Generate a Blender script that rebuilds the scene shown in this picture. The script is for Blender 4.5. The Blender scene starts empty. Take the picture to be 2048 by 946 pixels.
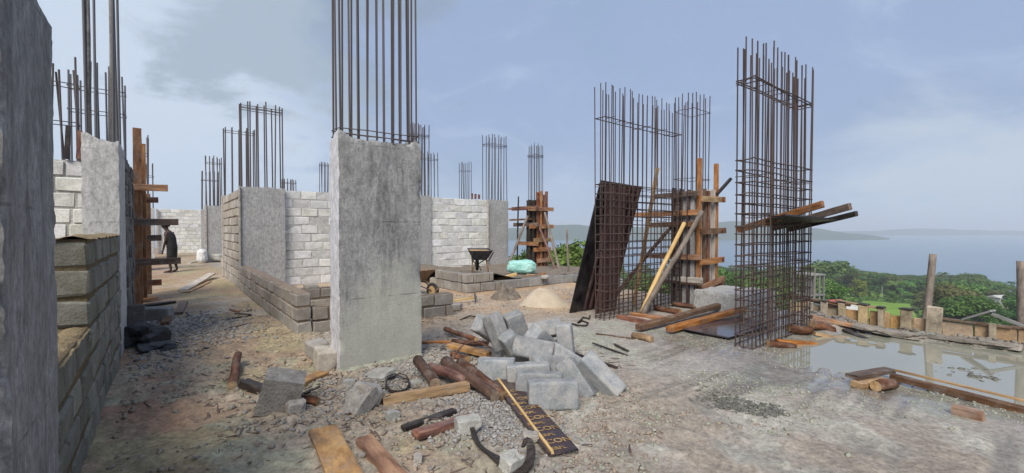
import bpy, math, random
import numpy as np
from mathutils import Vector, Matrix, Quaternion, noise as mnoise
R = math.radians
rng = random.Random(7)
sc = bpy.context.scene
C = sc.collection

# ------------------------------------------------------------------ camera, sky, sun, exposure
CAM_H, FPX, PITCH = 1.5, 880.0, math.atan(15 / 880.0)
cam = bpy.data.cameras.new('camera'); camo = bpy.data.objects.new('camera', cam); C.objects.link(camo)
cam.sensor_width = 36; cam.lens = 36 * FPX / 2048; cam.clip_start = .05; cam.clip_end = 40000
camo.location = (0, 0, CAM_H); camo.rotation_euler = (R(90) - PITCH, 0, 0)
sc.camera = camo
SUN_DIR = Vector((-.22, -.90, 1.0)).normalized()          # towards the sun
SUN_EL = math.asin(SUN_DIR.z); SUN_AZ = math.atan2(SUN_DIR.x, SUN_DIR.y)
sd = bpy.data.lights.new('sun', 'SUN'); sd.energy = 3.7; sd.angle = R(32); sd.color = (1, .925, .83)
so = bpy.data.objects.new('sun', sd); C.objects.link(so); so.rotation_euler = (-SUN_DIR).to_track_quat('-Z', 'Y').to_euler()

W = bpy.data.worlds.new('World'); sc.world = W; W.use_nodes = True
def sky_world():
    nt = W.node_tree; N = nt.nodes; L = nt.links; N.clear()
    out = N.new('ShaderNodeOutputWorld'); bg = N.new('ShaderNodeBackground'); L.new(bg.outputs[0], out.inputs[0])
    sk = N.new('ShaderNodeTexSky'); sk.sky_type = 'NISHITA'; sk.sun_disc = False
    sk.sun_elevation = SUN_EL; sk.sun_rotation = SUN_AZ; sk.air_density = 1.2; sk.dust_density = 1.5
    tc = N.new('ShaderNodeTexCoord')
    sep = N.new('ShaderNodeSeparateXYZ'); L.new(tc.outputs['Generated'], sep.inputs[0])
    def mth(op, a, b=None):
        n = N.new('ShaderNodeMath'); n.operation = op
        for i, q in enumerate((a, b)):
            if q is None: continue
            if isinstance(q, (int, float)): n.inputs[i].default_value = q
            else: L.new(q, n.inputs[i])
        return n.outputs[0]
    zz = mth('ADD', mth('MAXIMUM', sep.outputs[2], 0.0), .30)
    comb = N.new('ShaderNodeCombineXYZ')
    L.new(mth('DIVIDE', sep.outputs[0], zz), comb.inputs[0]); L.new(mth('DIVIDE', sep.outputs[1], zz), comb.inputs[1])
    def nz(scale, det, rough, off, dist=0.0):
        mp = N.new('ShaderNodeMapping'); mp.inputs['Location'].default_value = off; L.new(comb.outputs[0], mp.inputs[0])
        n = N.new('ShaderNodeTexNoise'); n.inputs['Scale'].default_value = scale; n.inputs['Detail'].default_value = det
        n.inputs['Roughness'].default_value = rough; n.inputs['Distortion'].default_value = dist; L.new(mp.outputs[0], n.inputs[0]); return n.outputs[0]
    def mix(f, a, b):
        n = N.new('ShaderNodeMix'); n.data_type = 'RGBA'
        if isinstance(f, (int, float)): n.inputs[0].default_value = f
        else: L.new(f, n.inputs[0])
        for i, q in ((6, a), (7, b)):
            if isinstance(q, tuple): n.inputs[i].default_value = q + (1,)
            else: L.new(q, n.inputs[i])
        return n.outputs[2]
    def ramp(f, a, b):
        n = N.new('ShaderNodeMapRange'); n.interpolation_type = 'SMOOTHSTEP'; L.new(f, n.inputs[0])
        n.inputs[1].default_value = a; n.inputs[2].default_value = b; return n.outputs[0]
    def blob(d, w0, w1):
        v = Vector(d).normalized()
        n = N.new('ShaderNodeVectorMath'); n.operation = 'DOT_PRODUCT'; L.new(tc.outputs['Generated'], n.inputs[0]); n.inputs[1].default_value = v
        return mth('ADD', n.outputs['Value'], mth('MULTIPLY', mth('SUBTRACT', nz(2.4, 6, .62, (3, 1, 0), .4), .5), w1))
    vm = N.new('ShaderNodeVectorMath'); vm.operation = 'SCALE'; L.new(sk.outputs[0], vm.inputs[0]); vm.inputs['Scale'].default_value = .10
    col = mix(.86, vm.outputs[0], (.355, .455, .68))                                     # thin veil over the blue
    col = mix(mth('MULTIPLY', ramp(nz(1.15, 5, .55, (1.7, .4, 0), .3), .50, .80), .55), col, (.27, .38, .52))
    col = mix(mth('MULTIPLY', ramp(nz(2.1, 8, .66, (5.2, 2.4, 0), .9), .48, .74), .55), col, (.50, .62, .80))
    # one bright break and a dark cloud edge above it, up to the left
    col = mix(mth('MULTIPLY', ramp(blob((-.86, 1, .26), 0, .20), .915, .975), .95), col, (.60, .70, .84))
    col = mix(mth('MULTIPLY', ramp(blob((-.47, 1, .54), 0, .24), .955, .998), .62), col, (.285, .365, .46))
    col = mix(mth('MULTIPLY', ramp(blob((.98, 1, .035), 0, .05), .975, 1.0), .6), col, (.66, .73, .80))
    # paler towards the horizon
    hz = mth('MULTIPLY', mth('SUBTRACT', 1.0, ramp(sep.outputs[2], -.02, .22)), .55)
    col = mix(hz, col, (.50, .62, .78))
    L.new(col, bg.inputs[0]); bg.inputs[1].default_value = .86
sky_world()
sc.view_settings.view_transform = 'Standard'; sc.view_settings.look = 'None'
sc.view_settings.exposure = 0.26; sc.view_settings.gamma = 1
sc.cycles.volume_bounces = 1

# ------------------------------------------------------------------ frames of reference
AX = R(38.3)                                   # the building stands turned 38.3 degrees
CA, SA = math.cos(AX), math.sin(AX)
def UV(u, v, z=0.0): return Vector((u * CA - v * SA, u * SA + v * CA, z))
def toUV(p): return p[0] * CA + p[1] * SA, -p[0] * SA + p[1] * CA
def _ray(px, py):
    x = (px - 1024) / FPX; z = -(py - 473) / FPX; c, s = math.cos(PITCH), math.sin(PITCH)
    return Vector((x, c + z * s, -s + z * c))
def G(px, py, z=0.0):                          # survey: point at height z
    d = _ray(px, py); t = (z - CAM_H) / d.z; return Vector((d.x * t, d.y * t, z))
def D(px, py, y):                              # survey: point at depth y
    d = _ray(px, py); t = y / d.y; return Vector((d.x * t, y, CAM_H + d.z * t))
def PV(px, py, v):                             # survey: point on the plane v = const
    d = _ray(px, py); t = v / (-d.x * SA + d.y * CA); return Vector((d.x * t, d.y * t, CAM_H + d.z * t))

# ------------------------------------------------------------------ numpy value noise
def vnoise(x, y, seed=0):
    xi = np.floor(x).astype(np.int64); yi = np.floor(y).astype(np.int64); fx = x - xi; fy = y - yi
    def h(a, b):
        n = (a * 374761393 + b * 668265263 + seed * 1274126177) & 0xffffffff
        n = ((n ^ (n >> 13)) * 1274126177) & 0xffffffff
        return ((n ^ (n >> 16)) & 0xffff) / 65535.0
    fx = fx * fx * (3 - 2 * fx); fy = fy * fy * (3 - 2 * fy)
    return (h(xi, yi) * (1 - fx) + h(xi + 1, yi) * fx) * (1 - fy) + (h(xi, yi + 1) * (1 - fx) + h(xi + 1, yi + 1) * fx) * fy
def fbm(x, y, o=4, seed=0):
    s = 0; a = .5; t = 0
    for i in range(o): s = s + a * vnoise(x * 2 ** i, y * 2 ** i, seed + i * 17); t += a; a *= .5
    return s / t
def sstep(x, a, b):
    t = np.clip((x - a) / (b - a), 0, 1); return t * t * (3 - 2 * t)

# ------------------------------------------------------------------ materials
MATS = {}
def new_mat(name):
    m = bpy.data.materials.new(name); m.use_nodes = True; MATS[name] = m
    return m, m.node_tree.nodes, m.node_tree.links, m.node_tree.nodes['Principled BSDF']
def mat(name, cols, scale=4, rough=.85, bump=.25, stretch=(1, 1, 1), rnd=.18, tint=0.0, fine=40, spec=.3, detail=6, rr=0.0, bdist=.01, metal=0.0, dirt=0.0, dirtc=(.30, .275, .24)):
    m, N, L, b = new_mat(name)
    tc = N.new('ShaderNodeTexCoord'); oi = N.new('ShaderNodeObjectInfo')
    ad = N.new('ShaderNodeVectorMath'); ad.operation = 'ADD'
    sv = N.new('ShaderNodeVectorMath'); sv.operation = 'SCALE'; sv.inputs[0].default_value = (37, 53, 29); L.new(oi.outputs['Random'], sv.inputs['Scale'])
    L.new(tc.outputs['Object'], ad.inputs[0]); L.new(sv.outputs[0], ad.inputs[1])
    mp = N.new('ShaderNodeMapping'); mp.inputs['Scale'].default_value = stretch; L.new(ad.outputs[0], mp.inputs[0])
    n1 = N.new('ShaderNodeTexNoise'); n1.inputs['Scale'].default_value = scale; n1.inputs['Detail'].default_value = detail; n1.inputs['Roughness'].default_value = .62
    L.new(mp.outputs[0], n1.inputs[0])
    n2 = N.new('ShaderNodeTexNoise'); n2.inputs['Scale'].default_value = fine; n2.inputs['Detail'].default_value = 4; n2.inputs['Roughness'].default_value = .7
    L.new(mp.outputs[0], n2.inputs[0])
    cr = N.new('ShaderNodeValToRGB'); e = cr.color_ramp.elements
    while len(e) < len(cols): e.new(.5)
    for i, c in enumerate(cols):
        e[i].position = .28 + .46 * i / max(1, len(cols) - 1); e[i].color = c + (1,)
    L.new(n1.outputs[0], cr.inputs[0])
    # per-object brightness and tint, fine grain
    mr = N.new('ShaderNodeMapRange'); L.new(oi.outputs['Random'], mr.inputs[0]); mr.inputs[3].default_value = 1 - rnd; mr.inputs[4].default_value = 1 + rnd
    mf = N.new('ShaderNodeMapRange'); L.new(n2.outputs[0], mf.inputs[0]); mf.inputs[1].default_value = .25; mf.inputs[2].default_value = .75; mf.inputs[3].default_value = .72; mf.inputs[4].default_value = 1.25
    mu = N.new('ShaderNodeMath'); mu.operation = 'MULTIPLY'; L.new(mr.outputs[0], mu.inputs[0]); L.new(mf.outputs[0], mu.inputs[1])
    sc_ = N.new('ShaderNodeVectorMath'); sc_.operation = 'SCALE'; L.new(cr.outputs[0], sc_.inputs[0]); L.new(mu.outputs[0], sc_.inputs['Scale'])
    col = sc_.outputs[0]
    if tint:
        hs = N.new('ShaderNodeHueSaturation'); L.new(col, hs.inputs['Color'])
        wn = N.new('ShaderNodeTexWhiteNoise'); wn.noise_dimensions = '1D'; L.new(oi.outputs['Random'], wn.inputs['W'])
        m2 = N.new('ShaderNodeMapRange'); L.new(wn.outputs[0], m2.inputs[0]); m2.inputs[3].default_value = 1 - tint; m2.inputs[4].default_value = 1 + tint
        L.new(m2.outputs[0], hs.inputs['Saturation']); col = hs.outputs[0]
    if dirt:
        nd = N.new('ShaderNodeTexNoise'); nd.inputs['Scale'].default_value = 6; nd.inputs['Detail'].default_value = 9; nd.inputs['Roughness'].default_value = .72; L.new(ad.outputs[0], nd.inputs[0])
        md = N.new('ShaderNodeMapRange'); L.new(nd.outputs[0], md.inputs[0]); md.inputs[1].default_value = .50; md.inputs[2].default_value = .68; md.inputs[3].default_value = 0; md.inputs[4].default_value = dirt
        mxd = N.new('ShaderNodeMix'); mxd.data_type = 'RGBA'; L.new(md.outputs[0], mxd.inputs[0]); L.new(col, mxd.inputs[6]); mxd.inputs[7].default_value = dirtc + (1,); col = mxd.outputs[2]
    L.new(col, b.inputs['Base Color'])
    b.inputs['Specular IOR Level'].default_value = spec; b.inputs['Metallic'].default_value = metal
    if rr:
        m3 = N.new('ShaderNodeMapRange'); L.new(n1.outputs[0], m3.inputs[0]); m3.inputs[1].default_value = .35; m3.inputs[2].default_value = .65
        m3.inputs[3].default_value = max(.05, rough - rr); m3.inputs[4].default_value = min(1, rough + rr); L.new(m3.outputs[0], b.inputs['Roughness'])
    else: b.inputs['Roughness'].default_value = rough
    if bump:
        bp = N.new('ShaderNodeBump'); bp.inputs['Strength'].default_value = bump; bp.inputs['Distance'].default_value = bdist
        L.new(n2.outputs[0], bp.inputs['Height']); L.new(bp.outputs[0], b.inputs['Normal'])
    return m

def concrete(name, light, dark, stain=None, stain_top=0, streak=.6, pits=True, blot=.5):
    """cast concrete: mottled, with vertical run marks, blow holes and (optionally) an algae stain low down"""
    m, N, L, b = new_mat(name)
    tc = N.new('ShaderNodeTexCoord'); oi = N.new('ShaderNodeObjectInfo')
    ad = N.new('ShaderNodeVectorMath'); ad.operation = 'ADD'; sv = N.new('ShaderNodeVectorMath'); sv.operation = 'SCALE'; sv.inputs[0].default_value = (31, 17, 9)
    L.new(oi.outputs['Random'], sv.inputs['Scale']); L.new(tc.outputs['Object'], ad.inputs[0]); L.new(sv.outputs[0], ad.inputs[1])
    def nz(scale, stretch=(1, 1, 1), det=6, rg=.6):
        mp = N.new('ShaderNodeMapping'); mp.inputs['Scale'].default_value = stretch; L.new(ad.outputs[0], mp.inputs[0])
        n = N.new('ShaderNodeTexNoise'); n.inputs['Scale'].default_value = scale; n.inputs['Detail'].default_value = det; n.inputs['Roughness'].default_value = rg
        L.new(mp.outputs[0], n.inputs[0]); return n.outputs[0]
    def rmp(f, a, b_, lo=0, hi=1):
        n = N.new('ShaderNodeMapRange'); n.interpolation_type = 'SMOOTHSTEP'; L.new(f, n.inputs[0]); n.inputs[1].default_value = a; n.inputs[2].default_value = b_
        n.inputs[3].default_value = lo; n.inputs[4].default_value = hi; return n.outputs[0]
    def mix(f, a, c):
        n = N.new('ShaderNodeMix'); n.data_type = 'RGBA'; L.new(f, n.inputs[0])
        for i, q in ((6, a), (7, c)):
            if isinstance(q, tuple): n.inputs[i].default_value = q + (1,)
            else: L.new(q, n.inputs[i])
        return n.outputs[2]
    mid = tuple((a + c) / 2 for a, c in zip(light, dark))
    col = mix(rmp(nz(2.6), .35, .68), light, mid)
    col = mix(rmp(nz(7, (1, 1, .12), 8, .7), .47, .64, 0, streak), col, dark)
    col = mix(rmp(nz(6, det=12, rg=.80), .50, .64, 0, blot), col, dark)
    gg = rmp(nz(24, det=8, rg=.78), .34, .66, 0, 1); col = mix(gg, tuple(c * .0 for c in dark) if False else col, mid)
    v1 = N.new('ShaderNodeVectorMath'); v1.operation = 'SCALE'; L.new(col, v1.inputs[0]); L.new(rmp(nz(26, (1, 1, .45), 10, .85), .32, .68, .60, 1.38), v1.inputs['Scale']); col = v1.outputs[0]
    if stain:
        sp = N.new('ShaderNodeSeparateXYZ'); L.new(tc.outputs['Object'], sp.inputs[0])
        a1 = N.new('ShaderNodeMath'); a1.operation = 'MULTIPLY_ADD'; L.new(nz(3.2, (1, 1, .30), 9, .7), a1.inputs[0]); a1.inputs[1].default_value = -2.6; L.new(sp.outputs[2], a1.inputs[2])
        col = mix(rmp(a1.outputs[0], stain_top - 1.3 - .35, stain_top - 1.3 + .35, .72, 0), col, stain)
    col = mix(rmp(nz(70, det=3), .56, .75, 0, .35), col, tuple(c * .55 for c in dark))
    sz_ = N.new('ShaderNodeSeparateXYZ'); L.new(tc.outputs['Object'], sz_.inputs[0])
    pp = N.new('ShaderNodeMath'); pp.operation = 'PINGPONG'; L.new(sz_.outputs[2], pp.inputs[0]); pp.inputs[1].default_value = .41
    jl = N.new('ShaderNodeMath'); jl.operation = 'MULTIPLY'; L.new(rmp(pp.outputs[0], .003, .010, 1, 0), jl.inputs[0]); L.new(rmp(nz(5), .42, .6, 0, .55), jl.inputs[1])
    col = mix(jl.outputs[0], col, tuple(c * .7 for c in dark))
    hgt = nz(38, det=5, rg=.7)
    if pits:
        vo = N.new('ShaderNodeTexVoronoi'); vo.inputs['Scale'].default_value = 16; L.new(ad.outputs[0], vo.inputs[0])
        p = rmp(vo.outputs[0], .04, .09, 1, 0); g = rmp(nz(3), .5, .6)
        mu = N.new('ShaderNodeMath'); mu.operation = 'MULTIPLY'; L.new(p, mu.inputs[0]); L.new(g, mu.inputs[1])
        col = mix(mu.outputs[0], col, tuple(c * .35 for c in dark))
    L.new(col, b.inputs['Base Color']); b.inputs['Roughness'].default_value = .85; b.inputs['Specular IOR Level'].default_value = .25
    bp = N.new('ShaderNodeBump'); bp.inputs['Strength'].default_value = .6; bp.inputs['Distance'].default_value = .010; L.new(hgt, bp.inputs['Height']); L.new(bp.outputs[0], b.inputs['Normal'])
    return m

concrete('col_centre', (.40, .40, .39), (.085, .085, .084), (.42, .42, .355), 1.0, .8, True, .8)
concrete('col_left', (.33, .325, .315), (.085, .083, .08), None, 0, .85, True, .7)
concrete('col_pale', (.52, .52, .50), (.30, .30, .29), None, 0, .3, True, .3)
concrete('col_pale_end', (.62, .615, .63), (.44, .44, .45), None, 0, .35, False, .3)
concrete('col_grey', (.42, .42, .41), (.25, .25, .245), None, 0, .45, False, .4)
mat('block_grey', [(.20, .20, .19), (.28, .275, .265), (.34, .33, .315)], 7, .92, .7, rnd=.16, fine=70, bdist=.012, dirt=.55, dirtc=(.22, .19, .15))
mat('block_pile', [(.18, .195, .20), (.27, .28, .285), (.38, .38, .365)], 9, .92, .7, rnd=.20, fine=80, bdist=.010, tint=.5, dirt=.8, dirtc=(.40, .375, .33))
mat('block_olive', [(.12, .12, .09), (.185, .183, .15), (.255, .25, .22)], 5, .92, .7, rnd=.18, fine=60, bdist=.014, tint=.2, dirt=.7, dirtc=(.13, .125, .075))
mat('block_tan', [(.29, .26, .215), (.38, .35, .30), (.48, .45, .40)], 5, .92, .5, rnd=.22, fine=60, bdist=.010, tint=.35, dirt=.55, dirtc=(.22, .19, .15))
mat('block_brown', [(.21, .19, .165), (.28, .26, .23), (.36, .34, .305)], 5, .92, .6, rnd=.2, fine=60, bdist=.012, tint=.35, dirt=.55, dirtc=(.22, .19, .15))
mat('block_white', [(.48, .48, .445), (.66, .66, .625), (.74, .74, .71)], 5, .9, .45, rnd=.15, fine=50, bdist=.010, tint=.9, dirt=.5, dirtc=(.33, .325, .29))
mat('block_dark', [(.07, .068, .062), (.13, .125, .115), (.20, .19, .175)], 6, .92, .7, rnd=.2, fine=60, bdist=.014)
mat('mortar_white', [(.42, .415, .39), (.55, .545, .515), (.64, .635, .605)], 8, .95, .8, fine=35, bdist=.02)
mat('mortar_brown', [(.15, .115, .085), (.21, .165, .125), (.27, .22, .17)], 8, .95, .8, fine=35, bdist=.02)
mat('mortar_olive', [(.075, .06, .035), (.12, .09, .05), (.19, .12, .06)], 6, .95, .9, fine=35, bdist=.02)
mat('mortar_ochre', [(.17, .125, .07), (.27, .205, .11), (.36, .295, .185)], 9, .95, .9, fine=35, bdist=.03)
mat('mortar_grey', [(.16, .155, .145), (.22, .215, .20), (.28, .27, .255)], 8, .95, .8, fine=35, bdist=.02)
mat('rebar', [(.05, .042, .040), (.085, .068, .064), (.13, .10, .095)], 14, .6, .4, (1, 1, 4), rnd=.25, fine=60, spec=.4, bdist=.004)
mat('rebar_blue', [(.065, .065, .072), (.10, .10, .11), (.14, .135, .135)], 14, .5, .4, (1, 1, 4), rnd=.25, fine=60, spec=.45, bdist=.004)
mat('rebar_rust', [(.036, .028, .026), (.075, .052, .045), (.15, .095, .07)], 9, .7, .4, (1, 1, 2), rnd=.25, fine=60, bdist=.004)
mat('rebar_caked', [(.10, .095, .085), (.20, .195, .18), (.30, .29, .275)], 10, .85, .8, (1, 1, .7), rnd=.1, fine=40, bdist=.01)
WS = (.18, 1, 1)
mat('wood_orange', [(.10, .042, .02), (.33, .145, .055), (.52, .29, .125)], 16, .55, .35, WS, rnd=.2, fine=60, tint=.2, rr=.2, bdist=.006, dirt=.45)
mat('wood_red', [(.045, .018, .013), (.15, .055, .034), (.32, .15, .08)], 16, .45, .35, WS, rnd=.2, fine=60, tint=.2, rr=.2, bdist=.006, dirt=.45)
mat('wood_tan', [(.13, .085, .05), (.34, .235, .14), (.52, .39, .245)], 16, .7, .35, WS, rnd=.18, fine=60, tint=.2, bdist=.006, dirt=.45)
mat('wood_brown', [(.06, .035, .024), (.125, .075, .048), (.21, .14, .095)], 16, .65, .4, WS, rnd=.25, fine=60, tint=.3, rr=.15, bdist=.008, dirt=.45)
mat('wood_dark', [(.014, .011, .010), (.032, .025, .021), (.07, .055, .045)], 14, .5, .4, WS, rnd=.25, fine=60, rr=.15, bdist=.008, dirt=.2)
mat('wood_pale', [(.26, .23, .19), (.40, .37, .33), (.55, .52, .47)], 14, .8, .4, WS, rnd=.2, fine=60, bdist=.006)
mat('wood_grey', [(.13, .13, .13), (.22, .22, .215), (.32, .32, .31)], 14, .8, .4, WS, rnd=.2, fine=60, bdist=.006)
mat('wood_yellow', [(.42, .27, .10), (.58, .40, .17), (.68, .52, .27)], 12, .65, .3, WS, rnd=.15, fine=60)
mat('wood_mottled', [(.07, .045, .03), (.38, .21, .08), (.58, .37, .16)], 6, .6, .35, (.6, 1, 1), rnd=.1, fine=50, rr=.2, dirt=.45)
mat('bark', [(.035, .018, .012), (.10, .048, .03), (.20, .10, .06)], 14, .75, .9, (.25, 1, 1), rnd=.25, fine=30, tint=.2, bdist=.02, dirt=.45)
mat('bark_grey', [(.10, .08, .065), (.20, .165, .135), (.32, .27, .22)], 12, .8, .8, (.25, 1, 1), rnd=.2, fine=30, bdist=.02, dirt=.45)
mat('film_black', [(.010, .009, .010), (.020, .018, .020), (.05, .042, .045)], 5, .42, .2, rnd=.2, fine=25, rr=.22, spec=.5)
mat('film_brown', [(.030, .018, .020), (.05, .030, .031), (.075, .05, .05)], 5, .4, .2, rnd=.2, fine=40, rr=.15, spec=.5, dirt=.5, dirtc=(.17, .13, .11))
mat('film_wet', [(.05, .043, .05), (.075, .065, .075), (.10, .09, .095)], 2, .12, .04, rnd=.1, fine=12, rr=.06, spec=.6)
mat('ply_maroon', [(.045, .022, .024), (.10, .05, .048), (.16, .095, .085)], 7, .6, .3, (1, 1, .25), rnd=.2, fine=40)
mat('print_yellow', [(.10, .065, .04), (.34, .22, .09), (.46, .31, .14)], 22, .6, .1, rnd=.05, dirt=.8, dirtc=(.07, .05, .045))
mat('rock', [(.22, .20, .17), (.33, .30, .26), (.43, .40, .35)], 7, .92, .9, rnd=.2, fine=45, bdist=.02, tint=.4)
mat('rock_pale', [(.26, .255, .225), (.36, .355, .32), (.46, .455, .415)], 7, .9, .7, rnd=.12, fine=45, bdist=.015)
mat('gravel', [(.14, .135, .125), (.26, .25, .235), (.40, .385, .36)], 30, .85, .3, rnd=0, fine=60)
mat('clods', [(.17, .135, .10), (.27, .22, .17), (.38, .325, .265)], 22, .9, .4, rnd=0, fine=60)
mat('clods_green', [(.20, .205, .155), (.30, .305, .24), (.40, .405, .335)], 22, .9, .4, rnd=0, fine=60)
mat('wet_clods', [(.07, .07, .06), (.13, .13, .11), (.19, .185, .16)], 22, .55, .4, rnd=0, fine=60)
mat('sand', [(.40, .335, .24), (.47, .40, .30), (.53, .46, .355)], 6, .95, .5, rnd=.02, fine=90, bdist=.01)
mat('dirt', [(.14, .115, .09), (.22, .185, .145), (.30, .26, .21)], 9, .95, 1, rnd=.05, fine=30, bdist=.04)
mat('sack_cyan', [(.22, .48, .43), (.34, .64, .58), (.50, .75, .69)], 4, .5, .4, rnd=0, fine=20, bdist=.03)
mat('sack_white', [(.55, .55, .53), (.70, .70, .68), (.78, .78, .76)], 4, .6, .4, rnd=0, fine=20, bdist=.02)
mat('tarp_black', [(.012, .013, .014), (.030, .032, .034), (.06, .062, .065)], 4, .5, .4, rnd=.1, fine=14, bdist=.04)
mat('steel_dark', [(.03, .032, .036), (.055, .055, .06), (.09, .08, .075)], 9, .55, .3, rnd=.1)
mat('barrow_tray', [(.26, .15, .06), (.40, .26, .12), (.45, .34, .2)], 9, .7, .3, rnd=.1)
mat('barrow_rust', [(.10, .06, .035), (.21, .135, .08), (.33, .235, .15)], 9, .75, .3, rnd=.1)
mat('rubber', [(.015, .015, .015), (.03, .029, .028), (.06, .055, .05)], 9, .8, .3)
mat('skin', [(.035, .020, .014), (.05, .028, .02), (.06, .035, .025)], 6, .5, .05, rnd=0)
mat('cloth_black', [(.010, .010, .012), (.018, .018, .02), (.03, .03, .032)], 9, .85, .3, rnd=0)
mat('hair', [(.006, .005, .005), (.01, .009, .009)], 9, .9, .5, rnd=0)
mat('form_orange', [(.24, .16, .09), (.45, .31, .18), (.54, .41, .27)], 4, .75, .3, rnd=.2, fine=30, tint=.3, spec=.3, dirt=.75, dirtc=(.22, .185, .15))
mat('form_post', [(.14, .115, .08), (.40, .33, .22), (.54, .44, .30)], 4, .8, .4, rnd=.2, fine=30, tint=.3)
mat('crust', [(.13, .115, .095), (.24, .215, .18), (.36, .33, .285)], 5, .9, .8, rnd=.15, fine=26, bdist=.03)
mat('plaster', [(.40, .40, .38), (.50, .50, .48), (.56, .56, .54)], 3, .9, .2, rnd=.08)
mat('roof_red', [(.24, .05, .035), (.36, .09, .06), (.42, .14, .1)], 3, .6, .1, rnd=.1)
mat('roof_pale', [(.40, .40, .36), (.48, .48, .44), (.55, .55, .51)], 3, .6, .1, rnd=.1)
mat('void', [(.02, .02, .022), (.03, .03, .033)], 3, .6, 0)
mat('terrain', [(.035, .06, .018), (.06, .10, .03), (.10, .13, .05)], .05, 1, 0, rnd=0, fine=.6, spec=.05)
mat('field', [(.12, .21, .035), (.17, .285, .05), (.22, .33, .075)], .09, 1, 0, rnd=0, fine=1.2, spec=.05)
mat('hill', [(.030, .050, .022), (.045, .07, .03), (.065, .09, .045)], .012, 1, 0, rnd=0, fine=.05, spec=.0)
mat('trunk', [(.10, .08, .06), (.16, .13, .10), (.22, .19, .15)], 3, .9, .3)

def foliage(name, dark, light, rnd=.35):
    m, N, L, b = new_mat(name)
    oi = N.new('ShaderNodeObjectInfo'); at = N.new('ShaderNodeAttribute'); at.attribute_name = 'leaf'
    mx = N.new('ShaderNodeMix'); mx.data_type = 'RGBA'; mx.inputs[6].default_value = dark + (1,); mx.inputs[7].default_value = light + (1,)
    L.new(at.outputs['Fac'], mx.inputs[0])
    mr = N.new('ShaderNodeMapRange'); L.new(oi.outputs['Random'], mr.inputs[0]); mr.inputs[3].default_value = 1 - rnd; mr.inputs[4].default_value = 1 + rnd
    s = N.new('ShaderNodeVectorMath'); s.operation = 'SCALE'; L.new(mx.outputs[2], s.inputs[0]); L.new(mr.outputs[0], s.inputs['Scale'])
    hs = N.new('ShaderNodeHueSaturation'); L.new(s.outputs[0], hs.inputs['Color'])
    wn = N.new('ShaderNodeTexWhiteNoise'); wn.noise_dimensions = '1D'; L.new(oi.outputs['Random'], wn.inputs['W'])
    m2 = N.new('ShaderNodeMapRange'); L.new(wn.outputs[0], m2.inputs[0]); m2.inputs[3].default_value = .465; m2.inputs[4].default_value = .525; L.new(m2.outputs[0], hs.inputs['Hue'])
    L.new(hs.outputs[0], b.inputs['Base Color']); b.inputs['Roughness'].default_value = .65; b.inputs['Specular IOR Level'].default_value = .2
    tr = N.new('ShaderNodeBsdfTranslucent'); L.new(hs.outputs[0], tr.inputs[0]); ms = N.new('ShaderNodeMixShader'); ms.inputs[0].default_value = .25
    out = N['Material Output']; L.new(b.outputs[0], ms.inputs[1]); L.new(tr.outputs[0], ms.inputs[2]); L.new(ms.outputs[0], out.inputs[0])
foliage('leaf_dark', (.026, .062, .016), (.085, .18, .042), .3)
foliage('leaf_mid', (.050, .105, .020), (.155, .28, .055), .25)
foliage('leaf_light', (.07, .13, .014), (.21, .33, .045), .15)
foliage('leaf_olive', (.055, .068, .024), (.15, .17, .065), .25)

def water_mat(name, col, rough, bscale, bump, alpha_col=None):
    m, N, L, b = new_mat(name)
    b.inputs['Base Color'].default_value = col + (1,); b.inputs['Roughness'].default_value = rough; b.inputs['IOR'].default_value = 1.33 if name == 'lake_water' else 1.6; b.inputs['Specular IOR Level'].default_value = .5
    tc = N.new('ShaderNodeTexCoord'); n = N.new('ShaderNodeTexNoise'); n.inputs['Scale'].default_value = bscale; n.inputs['Detail'].default_value = 3; L.new(tc.outputs['Object'], n.inputs[0])
    bp = N.new('ShaderNodeBump'); bp.inputs['Strength'].default_value = bump; bp.inputs['Distance'].default_value = .02; L.new(n.outputs[0], bp.inputs['Height']); L.new(bp.outputs[0], b.inputs['Normal'])
    return m
water_mat('lake_water', (.10, .17, .24), .25, .05, .3)
water_mat('puddle_water', (.27, .27, .215), .015, 3, .012)
MATS['puddle_water'].node_tree.nodes['Principled BSDF'].inputs['Specular IOR Level'].default_value = .9

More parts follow.
